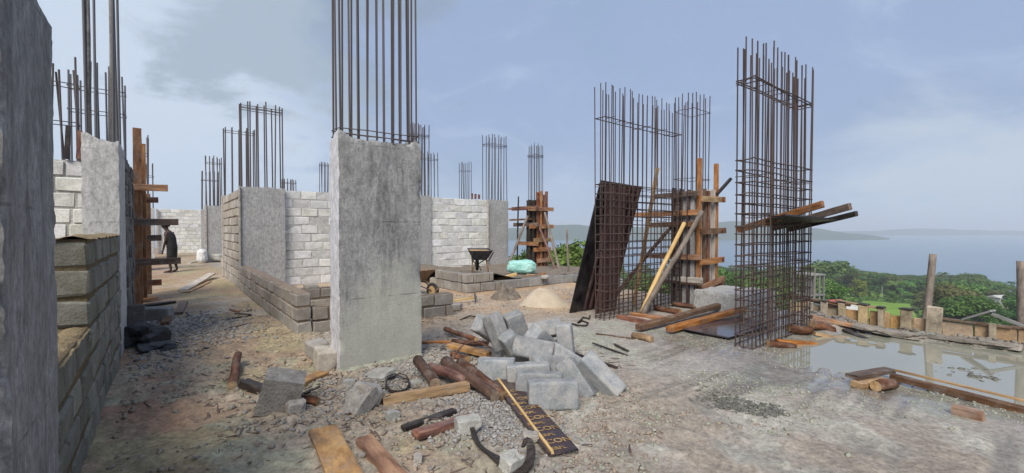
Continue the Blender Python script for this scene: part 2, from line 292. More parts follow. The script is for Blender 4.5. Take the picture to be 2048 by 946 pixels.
def ground_mat():
    m, N, L, b = new_mat('site_mud')
    at = N.new('ShaderNodeAttribute'); at.attribute_name = 'Col'; wt = N.new('ShaderNodeAttribute'); wt.attribute_name = 'wet'
    tc = N.new('ShaderNodeTexCoord')
    n = N.new('ShaderNodeTexNoise'); n.inputs['Scale'].default_value = 22; n.inputs['Detail'].default_value = 9; n.inputs['Roughness'].default_value = .80; L.new(tc.outputs['Object'], n.inputs[0])
    n3 = N.new('ShaderNodeTexNoise'); n3.inputs['Scale'].default_value = 5; n3.inputs['Detail'].default_value = 8; n3.inputs['Roughness'].default_value = .7; L.new(tc.outputs['Object'], n3.inputs[0])
    mf = N.new('ShaderNodeMapRange'); L.new(n.outputs[0], mf.inputs[0]); mf.inputs[1].default_value = .3; mf.inputs[2].default_value = .7; mf.inputs[3].default_value = .40; mf.inputs[4].default_value = 1.6
    mf2 = N.new('ShaderNodeMapRange'); L.new(n3.outputs[0], mf2.inputs[0]); mf2.inputs[1].default_value = .3; mf2.inputs[2].default_value = .7; mf2.inputs[3].default_value = .78; mf2.inputs[4].default_value = 1.2
    mu = N.new('ShaderNodeMath'); mu.operation = 'MULTIPLY'; L.new(mf.outputs[0], mu.inputs[0]); L.new(mf2.outputs[0], mu.inputs[1])
    s = N.new('ShaderNodeVectorMath'); s.operation = 'SCALE'; L.new(at.outputs['Color'], s.inputs[0]); L.new(mu.outputs[0], s.inputs['Scale']); L.new(s.outputs[0], b.inputs['Base Color'])
    wa = N.new('ShaderNodeMath'); wa.operation = 'MULTIPLY_ADD'; L.new(n3.outputs[0], wa.inputs[0]); wa.inputs[1].default_value = .5; L.new(wt.outputs['Fac'], wa.inputs[2])
    mr = N.new('ShaderNodeMapRange'); L.new(wa.outputs[0], mr.inputs[0]); mr.inputs[1].default_value = .45; mr.inputs[2].default_value = 1.1; mr.inputs[3].default_value = .92; mr.inputs[4].default_value = .07; L.new(mr.outputs[0], b.inputs['Roughness'])
    b.inputs['Specular IOR Level'].default_value = .5
    bs = N.new('ShaderNodeMapRange'); L.new(wt.outputs['Fac'], bs.inputs[0]); bs.inputs[3].default_value = .9; bs.inputs[4].default_value = .05
    bp = N.new('ShaderNodeBump'); bp.inputs['Distance'].default_value = .02; L.new(bs.outputs[0], bp.inputs['Strength']); L.new(n.outputs[0], bp.inputs['Height']); L.new(bp.outputs[0], b.inputs['Normal'])
ground_mat()

# ------------------------------------------------------------------ object helpers
def mesh(name, V, F, smooth=False):
    me = bpy.data.meshes.new(name); me.from_pydata([tuple(v) for v in V], [], F); me.update()
    if smooth: me.polygons.foreach_set('use_smooth', [True] * len(me.polygons))
    return me
def obj(name, me, m, parent=None, loc=None, rot=None, scale=None):
    if me is not None and m and not me.materials: me.materials.append(MATS[m])
    o = bpy.data.objects.new(name, me); C.objects.link(o)
    if me is not None and m and me.materials[0] is not MATS[m]:
        o.material_slots[0].link = 'OBJECT'; o.material_slots[0].material = MATS[m]
    if parent: o.parent = parent
    if loc is not None: o.location = loc
    if rot is not None:
        if isinstance(rot, Quaternion): o.rotation_mode = 'QUATERNION'; o.rotation_quaternion = rot
        else: o.rotation_euler = rot
    if scale is not None: o.scale = scale
    return o
def tag(o, label, cat, group=None):
    o['label'] = label; o['category'] = cat
    if group: o['group'] = group
    return o
def thing(name, label, cat, loc=(0, 0, 0), rotz=0.0, group=None):
    o = bpy.data.objects.new(name, None); C.objects.link(o); o.location = loc; o.rotation_euler = (0, 0, rotz); o.empty_display_size = .1
    return tag(o, label, cat, group)
def kind(o, k): o['kind'] = k; return o

def cbox(sx, sy, sz, c=.01, j=0.0, rg=None, centre=True):
    """box with chamfered edges and slightly uneven corners: 44 triangles"""
    rg = rg or rng; V = []; idx = {}
    for ix in (-1, 1):
        for iy in (-1, 1):
            for iz in (-1, 1):
                dj = [rg.uniform(-j, j) for _ in range(3)]; cc = c * rg.uniform(.6, 1.5) if j else c
                for k in range(3):
                    p = [ix * (sx / 2 - cc), iy * (sy / 2 - cc), iz * (sz / 2 - cc)]
                    p[k] = (ix * sx / 2, iy * sy / 2, iz * sz / 2)[k]
                    idx[(ix, iy, iz, k)] = len(V); V.append(Vector(p) + Vector(dj))
    F = []
    for k in range(3):
        a, b_ = [q for q in range(3) if q != k]
        for s in (-1, 1):
            f = []
            for p, q in ((-1, -1), (1, -1), (1, 1), (-1, 1)):
                t = [0, 0, 0]; t[k] = s; t[a] = p; t[b_] = q; f.append(idx[(*t, k)])
            F.append(f)
    for k in range(3):
        a, b_ = [q for q in range(3) if q != k]
        for p in (-1, 1):
            for q in (-1, 1):
                t0 = [0, 0, 0]; t1 = [0, 0, 0]; t0[k] = -1; t1[k] = 1
                for t in (t0, t1): t[a] = p; t[b_] = q
                F.append([idx[(*t0, a)], idx[(*t1, a)], idx[(*t1, b_)], idx[(*t0, b_)]])
    for ix in (-1, 1):
        for iy in (-1, 1):
            for iz in (-1, 1): F.append([idx[(ix, iy, iz, k)] for k in range(3)])
    cen = Vector((0, 0, 0))
    for f in F:                                                   # outward winding
        n = (V[f[1]] - V[f[0]]).cross(V[f[2]] - V[f[0]]); m = sum((V[i] for i in f), Vector()) / len(f)
        if n.dot(m - cen) < 0: f.reverse()
    if not centre: V = [v + Vector((sx / 2, 0, 0)) for v in V]
    return V, F

def grid_box(sx, sy, sz, res, amp, chip=.012, top=.0, seed=0, lump=()):
    """box from x,y centred, z 0..sz, every face a grid pushed about by noise, edges chipped"""
    nx, ny, nz_ = [max(2, int(round(s / res))) for s in (sx, sy, sz)]
    V = []; F = []; ids = {}
    def vid(i, j, k):
        key = (i, j, k)
        if key not in ids:
            p = Vector((sx * (i / nx - .5), sy * (j / ny - .5), sz * k / nz_)); q = p * 1.0
            n = Vector((-1 if i == 0 else 1 if i == nx else 0, -1 if j == 0 else 1 if j == ny else 0, -1 if k == 0 else 1 if k == nz_ else 0))
            e = abs(n.x) + abs(n.y) + abs(n.z)
            a = mnoise.noise(p * 3.1 + Vector((seed, 0, 0))) * amp + mnoise.noise(p * 14 + Vector((0, seed, 0))) * amp * .5
            q += n * a / max(1, e)
            if e > 1:
                c = max(0, mnoise.noise(p * 9 + Vector((seed, 7, 0))) + .15) * chip + max(0, mnoise.noise(p * 30 + Vector((3, seed, 0)))) * chip * .8
                q -= n * c
            if k == nz_ and top: q.z += (mnoise.noise(p * 11 + Vector((seed, 3, 0))) - .3) * top
            for (lx, ly, lr, lh) in lump:
                if k == nz_:
                    d = math.hypot(p.x - lx, p.y - ly)
                    if d < lr: q.z += lh * (1 - (d / lr) ** 2)
            ids[key] = len(V); V.append(q)
        return ids[key]
    for i in range(nx):
        for j in range(ny):
            F.append([vid(i, j, nz_), vid(i + 1, j, nz_), vid(i + 1, j + 1, nz_), vid(i, j + 1, nz_)])
            F.append([vid(i, j, 0), vid(i, j + 1, 0), vid(i + 1, j + 1, 0), vid(i + 1, j, 0)])
    for i in range(nx):
        for k in range(nz_):
            F.append([vid(i, 0, k), vid(i + 1, 0, k), vid(i + 1, 0, k + 1), vid(i, 0, k + 1)])
            F.append([vid(i, ny, k), vid(i, ny, k + 1), vid(i + 1, ny, k + 1), vid(i + 1, ny, k)])
    for j in range(ny):
        for k in range(nz_):
            F.append([vid(0, j, k), vid(0, j, k + 1), vid(0, j + 1, k + 1), vid(0, j + 1, k)])
            F.append([vid(nx, j, k), vid(nx, j + 1, k), vid(nx, j + 1, k + 1), vid(nx, j, k + 1)])
    return V, F

def tube(path, rad, n=6, V=None, F=None, cap=True):
    V = [] if V is None else V; F = [] if F is None else F
    path = [Vector(p) for p in path]; rad = rad if isinstance(rad, (list, tuple)) else [rad] * len(path)
    prev = None; rings = []
    for i, p in enumerate(path):
        t = (path[min(i + 1, len(path) - 1)] - path[max(i - 1, 0)]).normalized()
        if prev is None: a = t.cross(Vector((0, 0, 1)) if abs(t.z) < .9 else Vector((1, 0, 0))).normalized()
        else: a = (prev - t * prev.dot(t)).normalized()
        prev = a; b_ = t.cross(a); base = len(V)
        for k in range(n):
            an = 2 * math.pi * k / n; V.append(p + (a * math.cos(an) + b_ * math.sin(an)) * rad[i])
        rings.append(base)
    for r0, r1 in zip(rings, rings[1:]):
        for k in range(n): F.append([r0 + k, r0 + (k + 1) % n, r1 + (k + 1) % n, r1 + k])
    if cap: F.append([rings[0] + k for k in range(n)][::-1]); F.append([rings[-1] + k for k in range(n)])
    return V, F

def frame_quat(p0, p1, roll=0.0):
    x = (p1 - p0).normalized(); z = Vector((0, 0, 1))
    if abs(x.dot(z)) > .97: z = Vector((.62, -.785, 0))
    y = z.cross(x).normalized(); z = x.cross(y)
    q = Matrix((x, y, z)).transposed().to_quaternion()
    return q @ Quaternion((1, 0, 0), roll)
def plank(name, p0, p1, w, t, m, label=None, cat='plank', parent=None, group=None, roll=0.0, bow=0.0, lift=True):
    """sawn timber from p0 to p1; on the ground the ends are given at ground level"""
    p0 = Vector(p0); p1 = Vector(p1)
    if lift: p0 = p0 + Vector((0, 0, t / 2)); p1 = p1 + Vector((0, 0, t / 2))
    ln = (p1 - p0).length; n = max(2, min(10, int(ln / .22))); rg = random.Random(int(ln * 1e4) + int(w * 1e3))
    V = []; F = []; sec = [(-1, -1), (-.86, -1.0), (.86, -1), (1, -.7), (1, .7), (.86, 1), (-.86, 1), (-1, .7)]
    ph = rg.uniform(0, 6)
    for i in range(n + 1):
        f = i / n; dz = bow * math.sin(math.pi * f); dy = .05 * w * math.sin(3 * f + ph)
        for (a, b_) in sec:
            e = rg.uniform(-.03, .03) * (w if i not in (0, n) else w * 2.2)
            V.append(Vector((f * ln + (e if i in (0, n) else 0), a * w / 2 + dy * .5 + rg.uniform(-.012, .012) * w, b_ * t / 2 + dz + rg.uniform(-.03, .03) * t)))
    k = len(sec)
    for i in range(n):
        for q in range(k): F.append([i * k + q, i * k + (q + 1) % k, (i + 1) * k + (q + 1) % k, (i + 1) * k + q])
    F.append(list(range(k))[::-1]); F.append([n * k + q for q in range(k)])
    o = obj(name, mesh(name, V, [f[::-1] for f in F]), m, None, p0, frame_quat(p0, p1, roll))
    if parent: attach(o, parent)
    elif label: tag(o, label, cat, group)
    return o
def attach(o, parent):
    """parent without moving (parents are unscaled, turned about z only)"""
    pm = Matrix.Translation(parent.location) @ Matrix.Rotation(parent.rotation_euler.z, 4, 'Z')
    rot = o.rotation_quaternion.to_matrix().to_4x4() if o.rotation_mode == 'QUATERNION' else o.rotation_euler.to_matrix().to_4x4()
    lm = pm.inverted() @ (Matrix.Translation(o.location) @ rot)
    o.parent = parent; o.location = lm.to_translation(); o.rotation_mode = 'QUATERNION'; o.rotation_quaternion = lm.to_quaternion()
def log(name, p0, p1, r0, r1, m, label=None, cat='log', parent=None, group=None, lift=True, crook=.25, cut='wood_tan'):
    p0 = Vector(p0); p1 = Vector(p1)
    if lift: p0 = p0 + Vector((0, 0, r0 * .95)); p1 = p1 + Vector((0, 0, r1 * .95))
    ln = (p1 - p0).length; n = max(4, min(14, int(ln / .12))); rg = random.Random(int(ln * 1e4) + int(r0 * 1e4))
    V = []; F = []; K = 10; a1, a2 = rg.uniform(0, 6), rg.uniform(0, 6)
    for i in range(n + 1):
        f = i / n; r = r0 + (r1 - r0) * f; oy = crook * r * math.sin(4 * f + a1) * (1 if ln > .3 else .3); oz = crook * r * math.sin(5 * f + a2) * .5
        for k in range(K):
            an = 2 * math.pi * k / K; rr = r * (1 + .10 * mnoise.noise(Vector((f * ln * 9, math.cos(an) * 1.4 + a1, math.sin(an) * 1.4))))
            V.append(Vector((f * ln, oy + math.cos(an) * rr, oz + math.sin(an) * rr)))
    for i in range(n):
        for k in range(K): F.append([i * K + k, i * K + (k + 1) % K, (i + 1) * K + (k + 1) % K, (i + 1) * K + k])
    F.append(list(range(K))[::-1]); F.append([n * K + k for k in range(K)])
    me = mesh(name, V, [f[::-1] for f in F]); me.polygons.foreach_set('use_smooth', [True] * (len(F) - 2) + [False] * 2)
    me.materials.append(MATS[m]); me.materials.append(MATS[cut])
    me.polygons[len(F) - 1].material_index = 1; me.polygons[len(F) - 2].material_index = 1
    o = obj(name, me, None, None, p0, frame_quat(p0, p1))
    if parent: attach(o, parent)
    elif label: tag(o, label, cat, group)
    return o
def rock_mesh(name, sx, sy, sz, seed, flat=.3, sub=2, cl=1.0):
    import bmesh
    bm = bmesh.new(); bmesh.ops.create_icosphere(bm, subdivisions=sub, radius=1)
    o = Vector((seed * 3.7, seed * 1.3, 0))
    for v in bm.verts:
        p = v.co.copy(); n = 1 + flat * mnoise.noise(p * 1.1 + o) * 1.5 + flat * .5 * mnoise.noise(p * 2.7 + o)
        q = Vector((max(-.84 * cl, min(.80 * cl, p.x * n)), max(-.82 * cl, min(.86 * cl, p.y * n)), max(-.70 * cl, min(.84 * cl, p.z * n))))
        v.co = Vector((q.x * sx, q.y * sy, q.z * sz)) / .74 / 2 / cl
    me = bpy.data.meshes.new(name); bm.to_mesh(me); bm.free(); return me

# ------------------------------------------------------------------ the site floor
def ax_lines(segs):
    out = []
    for a, b_, st in segs: out += list(np.arange(a, b_ - st * .5, st))
    out.append(segs[-1][1]); return np.array(out)
UL = ax_lines([(-14, -2, .4), (-2, -.6, .1), (-.6, 9.0, .036)])
VL = ax_lines([(-6, -1.2, .25), (-1.2, 7.6, .036), (7.6, 12, .07), (12, 20, .14), (20, 46, .4)])
def gheight(u, v):
    h = (fbm(u * .8, v * .8, 4, 1) - .5) * .05 + (fbm(u * 3.5, v * 3.5, 3, 5) - .5) * .020
    rub = sstep(u, 4.6, 2.6) * sstep(v, 9, 6)                                       # rubble-strewn part
    h = h + rub * (np.maximum(fbm(u * 9, v * 9, 4, 9) - .45, 0)) * .10
    smooth = sstep(u, 4.0, 5.2) * sstep(v, 2.6, 1.6)                                   # trowelled, flooded part
    h = h + (fbm(u * 22, v * 22, 3, 29) - .5) * .008 * (1 - .75 * smooth)
    # raked grooves in the fresh slab
    q = v - .10 * (u - 4) * sstep(u, 4, 6.5); gm = sstep(u, 2.9, 3.9) * sstep(v, 3.6, 2.6) * sstep(u, 7, 5.8)
    h = h + gm * .022 * (vnoise(q / .055, u * .30, 70) - .5) * sstep(fbm(u * .8, v * 1.6, 3, 14), .34, .52)
    # basin that holds the puddle along the edge formwork
    bs = sstep(u, 4.5, 6.4) * sstep(v, 2.5, 1.95)
    h = h - bs * (.052 + .02 * fbm(u * 1.3, v * 1.3, 3, 33))
    bank = np.exp(-((u - 8.42 - .10 * np.sin(v * 3)) / .20) ** 2) * sstep(v, 3.3, 2.6)
    h = h + bank * (.06 + .09 * fbm(u * 5, v * 3, 3, 40))
    bank2 = np.exp(-((v - 2.2) / .14) ** 2) * sstep(u, 7.3, 7.7)
    h = h + bank2 * (.02 + .08 * fbm(u * 5, v * 3, 3, 41))
    # earth heaped along the foot of the walls
    h = h + .05 * np.exp(-((u + .42) / .14) ** 2) * sstep(v, 12, 8) * fbm(u * 6, v * 3, 3, 51)
    return h
UU, VV = np.meshgrid(UL, VL, indexing='ij')
HH = gheight(UU, VV)
WATER_Z = -.034
def gz(p): 
    u, v = toUV(p); return float(gheight(np.array([u]), np.array([v]))[0])
def GG(px, py, z=None):                       # survey point resting on the uneven floor
    p = G(px, py, 0); p = G(px, py, gz(p)); return p
def make_ground():
    nu, nv = UU.shape
    X = UU * CA - VV * SA; Y = UU * SA + VV * CA
    co = np.stack([X, Y, HH], -1).reshape(-1, 3)
    i, j = np.meshgrid(np.arange(nu - 1), np.arange(nv - 1), indexing='ij'); a = (i * nv + j).ravel()
    quads = np.stack([a, a + nv, a + nv + 1, a + 1], -1)
    me = bpy.data.meshes.new('site_floor'); me.vertices.add(len(co)); me.vertices.foreach_set('co', co.ravel())
    me.loops.add(quads.size); me.loops.foreach_set('vertex_index', quads.ravel()); me.polygons.add(len(quads))
    me.polygons.foreach_set('loop_start', np.arange(0, quads.size, 4)); me.update(calc_edges=True); me.polygons.foreach_set('use_smooth', [True] * len(quads))
    u, v = UU, VV
    def c(r, g, b): return np.array([r, g, b])
    def lay(base, col, m): return base * (1 - m[..., None]) + np.array(col) * m[..., None]
    n1 = fbm(u * .9, v * .9, 5, 60); n2 = fbm(u * 2.3, v * 2.3, 5, 61); n3 = fbm(u * 7, v * 7, 4, 62); n4 = fbm(u * 1.6, v * 1.6, 5, 63)
    base = np.zeros(u.shape + (3,)) + c(.31, .265, .215)
    base = lay(base, (.34, .31, .265), sstep(n2, .42, .6))
    corr = sstep(u, 1.9, 1.2)
    base = lay(base, (.29, .225, .165), corr * sstep(n1, .42, .55) * .8)
    base = lay(base, (.285, .265, .17), corr * sstep(n4, .50, .62) * .75)                 # moss
    base = lay(base, (.25, .15, .105), corr * sstep(u, .45, -.2) * sstep(n2, .4, .6) * .7)
    base = lay(base, (.33, .325, .31), corr * sstep(v, 7, 9) * sstep(v, 12.5, 10) * sstep(n2, .45, .55) * .8)
    back = sstep(v, 5.2, 6.4) * sstep(u, 1.8, 2.8)
    base = lay(base, (.48, .335, .205), back * (.55 + .4 * sstep(n1, .4, .6)))
    base = lay(base, (.40, .33, .25), back * sstep(n2, .52, .66) * .7)
    base = lay(base, (.52, .33, .15), back * sstep(n4, .55, .68) * .5)
    right = sstep(u + .35 * v, 4.2, 5.3) * sstep(v, 5.2, 4.4)
    base = lay(base, (.34, .315, .285), right * (.6 + .4 * sstep(n1, .35, .6)))
    base = lay(base, (.325, .335, .27), right * sstep(n4 + .25 * (n3 - .5), .48, .56) * .75)
    base = lay(base, (.345, .29, .245), right * sstep(n2, .55, .68) * .6)
    base = lay(base, (.42, .425, .36), sstep(u, 1.8, 2.6) * sstep(v, 4.4, 3.2) * sstep(n2 + .4 * (n3 - .5), .58, .66) * .38)
    # grooves hold darker wet slurry
    q = v - .10 * (u - 4) * sstep(u, 4, 6.5); gm = sstep(u, 2.9, 3.9) * sstep(v, 3.6, 2.6) * sstep(u, 7, 5.8)
    st = sstep(vnoise(q / .055, u * .30, 70), .60, .34) * gm * sstep(fbm(u * .8, v * 1.6, 3, 14), .34, .52)
    base = lay(base, (.25, .225, .19), np.clip(st, 0, 1) * .85)
    gr = sstep(fbm(u * 3.0, v * 3.0, 4, 66), .56, .66) * sstep(u, 3.4, .8) * sstep(v, 6.8, 5)
    base = lay(base, (.28, .305, .245), gr * .7)
    base = lay(base, base * np.array((1.15, 1.05, .92)), corr)
    base = base * (.82 + .36 * n3)[..., None]
    wet = right * (sstep(u + .25 * (n1 - .5) * 4, 3.9, 5.6) * .75 + .35 * sstep(n4, .45, .6)) * sstep(v, 4.6, 2.9)
    wet = wet + sstep(u, 3.9, 5.0) * sstep(v, 2.4, 1.3) * sstep(n1 + .3 * (n3 - .5), .36, .50) * .9
    wet = np.clip(wet + .5 * np.clip(st, 0, 1), 0, 1) + back * sstep(n1, .5, .62) * .5
    wet = np.clip(wet + sstep(HH, WATER_Z + .02, WATER_Z), 0, 1)
    base = base * (1 - .34 * wet)[..., None]
    at = me.color_attributes.new('Col', 'FLOAT_COLOR', 'POINT'); rgba = np.concatenate([base, np.ones(u.shape + (1,))], -1); at.data.foreach_set('color', rgba.reshape(-1).astype(np.float32))
    aw = me.attributes.new('wet', 'FLOAT', 'POINT'); aw.data.foreach_set('value', wet.reshape(-1).astype(np.float32))
    kind(obj('site_floor', me, 'site_mud'), 'structure')
make_ground()
# slab body under the floor skin, puddle, and the fill behind the kerb
def slab(name, u0, u1, v0, v1, z0, z1, m):
    V, F = cbox(u1 - u0, v1 - v0, z1 - z0, .02); o = obj(name, mesh(name, V, F), m, None, UV((u0 + u1) / 2, (v0 + v1) / 2, (z0 + z1) / 2), (0, 0, AX)); return kind(o, 'structure')
slab('floor_slab', -14.2, 9.03, -6.2, 46.2, -3.2, -.16, 'col_grey')
V = [UV(4.2, -2.5, WATER_Z), UV(8.78, -2.5, WATER_Z), UV(8.78, 2.6, WATER_Z), UV(4.2, 2.6, WATER_Z)]
kind(obj('puddle', mesh('puddle', V, [[0, 1, 2, 3]]), 'puddle_water'), 'structure')
def fill():
    us = np.arange(5.5, 11.4, .09); vs = np.arange(8.75, 15.2, .09); Ug, Vg = np.meshgrid(us, vs, indexing='ij')
    H = .40 - .19 * sstep(Ug, 6.2, 7.4) + (fbm(Ug * 2.5, Vg * 2.5, 4, 80) - .5) * .10
    H = H - 3.2 * sstep(Ug, 11.0, 11.35)
    V = [UV(a, b_, h) for a, b_, h in zip(Ug.ravel(), Vg.ravel(), H.ravel())]; n = len(vs)
    F = [[i * n + j, (i + 1) * n + j, (i + 1) * n + j + 1, i * n + j + 1] for i in range(len(us) - 1) for j in range(n - 1)]
    kind(obj('raised_ground', mesh('raised_ground', V, F, True), 'dirt'), 'structure')
fill()
slab('raised_slab', 9.0, 11.2, 8.6, 15.4, -3.2, -.05, 'col_grey')

# ------------------------------------------------------------------ columns with starter bars
BAR = mesh('rebar', *tube([(0, 0, 0), (0, 0, .5), (0, 0, 1)], 1.0, 7), True)
def rect_pts(w, d, nx, ny):
    P = []
    for i in range(nx):
        x = -w / 2 + w * i / (nx - 1); P += [(x, -d / 2), (x, d / 2)]
    for j in range(1, ny - 1):
        y = -d / 2 + d * j / (ny - 1); P += [(-w / 2, y), (w / 2, y)]
    return P
def hoop_mesh(w, d, r, rg, sag=.01):
    c = [(-w / 2, -d / 2), (w / 2, -d / 2), (w / 2, d / 2), (-w / 2, d / 2)]; P = []
    for i in range(4):
        a, b_ = c[i], c[(i + 1) % 4]; n = 3
        for k in range(n):
            f = k / n; P.append((a[0] + (b_[0] - a[0]) * f, a[1] + (b_[1] - a[1]) * f, rg.uniform(-sag, sag)))
    P.append(P[0]); V, F = tube(P, r, 5, cap=False); return mesh('hoop', V, F, True)
def bars(parent, w, d, nx, ny, z0, z1, r, m, lean=.012, jt=.04, seed=1, off=(0, 0)):
    rg = random.Random(seed)
    for (x, y) in rect_pts(w, d, nx, ny):
        h = z1 - z0 + rg.uniform(-jt, jt)
        obj('rebar', BAR, m, parent, (x + off[0] + rg.uniform(-.008, .008), y + off[1] + rg.uniform(-.008, .008), z0), (rg.gauss(0, lean), rg.gauss(0, lean), rg.uniform(0, 3)), (r, r, h))
def column(label, u0, u1, v0, v1, ztop, zbar, nx, ny, r, m='col_grey', barm='rebar', hoops=(), res=.07, amp=.006, seed=1, group=None, inset=.045, lean=.012, jt=.04, lump=(), name='concrete_column', chip=.014, top=.05):
    w, d = u1 - u0, v1 - v0; t = thing(name, label, 'column', UV((u0 + u1) / 2, (v0 + v1) / 2, -.06), AX, group)
    V, F = grid_box(w, d, ztop + .06, res, amp, chip, top, seed, lump); me = mesh('shaft', V, F, True)
    obj('shaft', me, m, t)
    if m == 'col_centre':                                          # the left end gets a paler concrete than the other faces
        me.materials.append(MATS['col_pale_end'])
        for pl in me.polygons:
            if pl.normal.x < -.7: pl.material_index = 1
    if hasattr(me, 'set_sharp_from_angle'): me.set_sharp_from_angle(angle=R(50))
    if nx: bars(t, w - 2 * inset, d - 2 * inset, nx, ny, ztop - .02, zbar, r, barm, lean, jt, seed)
    for z in hoops: obj('hoop', hoop_mesh(w - 2 * inset + 2.2 * r, d - 2 * inset + 2.2 * r, r * .55, random.Random(seed + int(z * 100))), barm, t, (0, 0, z + .06), (rng.uniform(-.01, .01), rng.uniform(-.01, .01), 0))
    return t
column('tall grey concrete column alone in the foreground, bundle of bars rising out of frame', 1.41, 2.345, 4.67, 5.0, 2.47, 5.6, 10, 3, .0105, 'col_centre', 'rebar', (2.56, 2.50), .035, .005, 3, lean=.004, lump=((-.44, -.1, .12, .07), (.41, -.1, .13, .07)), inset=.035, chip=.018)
ftm = mesh('foot', *grid_box(.97, .07, .10, .035, .012, .03, .02, 9), True)
kick = obj('plinth', ftm, 'clods_green', None, UV(1.885, 4.662, -.045), (0, 0, AX)); attach(kick, [o for o in C.objects if o.name == 'concrete_column'][0])
column('dark streaked concrete column cut by the left edge of the view', -.72, -.40, 2.10, 2.95, 2.46, 2.5, 0, 0, .01, 'col_left', res=.03, amp=.006, seed=11, chip=.03, lump=((.1, .40, .12, -.05),))
column('pale grey concrete column behind the low block wall with four thick caked bars', -.715, -.40, 6.75, 7.7, 2.52, 5.4, 2, 3, .014, 'col_pale', 'rebar_blue', (), .05, .005, 21, lump=((-.13, -.45, .12, .05),))
t2 = [o for o in C.objects if o.get('label', '').startswith('pale grey concrete column behind')][0]
for x, y in ((-.10, -.41), (.10, -.41)):
    V, F = tube([(0, 0, 0), (.01, 0, 1.2), (.0, .01, 3)], [.026, .023, .020], 8); obj('rebar', mesh('rebar', V, F, True), 'rebar_caked', t2, (x, y, 2.5))
column('grey column at the near corner of the tan block wall by the passage', 1.47, 2.46, 12.60, 12.95, 2.56, 4.72, 6, 2, .016, 'col_grey', 'rebar', (4.55, 4.50), .09, .006, 31, lean=.006, jt=.07)
column('column at the far end of the tan block wall by the passage', 1.50, 2.42, 16.72, 17.1, 2.6, 4.85, 5, 2, .018, 'col_grey', 'rebar', (4.65,), .15, .006, 32, lean=.008)
column('grey column at the end of the passage beside the far white wall', 1.46, 2.12, 24, 24.6, 2.56, 4.85, 5, 2, .020, 'col_grey', 'rebar', (4.5,), .15, .006, 33)
column('farthest column with bars right of the passage, behind another column', 1.6, 2.45, 29.5, 30.1, 2.6, 4.75, 5, 2, .024, 'col_grey', 'rebar', (4.2,), .2, .006, 34)
column('column behind the mid white wall, low bars showing just above its left end', 4.6, 5.25, 24, 24.6, 2.6, 4.05, 5, 2, .018, 'col_grey', 'rebar', (3.8,), .2, .006, 35)
column('column behind the mid white wall, bars near the tall foreground column', 5.35, 6.25, 20.2, 20.6, 2.6, 4.5, 8, 2, .016, 'col_grey', 'rebar_blue', (4.3,), .2, .006, 36)
column('column behind the right white wall, tallest bars at its left end', 6.25, 6.95, 13.15, 13.5, 2.56, 4.98, 6, 2, .015, 'col_pale', 'rebar', (4.6, 4.55), .1, .006, 37)
column('grey pilaster closing the left end of the right white wall', 6.1, 6.86, 12.92, 13.12, 2.60, 2.6, 0, 0, .012, 'col_grey', 'rebar', (), .1, .006, 39)
column('column behind the right white wall with a second, shorter bundle of bars', 7.9, 8.75, 15.8, 16.2, 2.56, 4.6, 6, 2, .016, 'col_grey', 'rebar_blue', (4.3,), .15, .006, 38)
column('column behind the right white wall with the smallest bundle of bars', 12.0, 12.55, 19.2, 19.7, 2.6, 5.0, 4, 3, .017, 'col_grey', 'rebar_blue', (4.5,), .2, .006, 40)
column('grey column at the right end of the right white wall', 9.14, 10.08, 12.98, 13.4, 2.57, 4.98, 7, 2, .015, 'col_grey', 'rebar_blue', (4.6, 4.55), .08, .008, 41)
column('grey column standing left in the passage near the worker', -.80, -.42, 20.5, 21.3, 2.55, 4.9, 3, 4, .018, 'col_pale', 'rebar', (4.2,), .12, .006, 42)
column('last column on the left side of the passage by the far white wall', -.9, -.40, 29, 29.8, 2.6, 4.9, 3, 4, .022, 'col_pale', 'rebar', (4.2,), .2, .006, 43)
column('column hidden behind the left block wall with bars beside the leaning timber stub', -2.1, -.95, 9.0, 9.35, 2.5, 3.95, 8, 2, .013, 'col_grey', 'rebar', (3.62, 3.05), .15, .006, 44, lean=.04, jt=.16)
column('column behind the pale left column with close bars left of the timber formwork', -1.3, -.5, 10.5, 10.9, 2.5, 4.35, 7, 2, .014, 'col_grey', 'rebar_blue', (3.95, 3.55), .15, .006, 45, lean=.012, jt=.2)

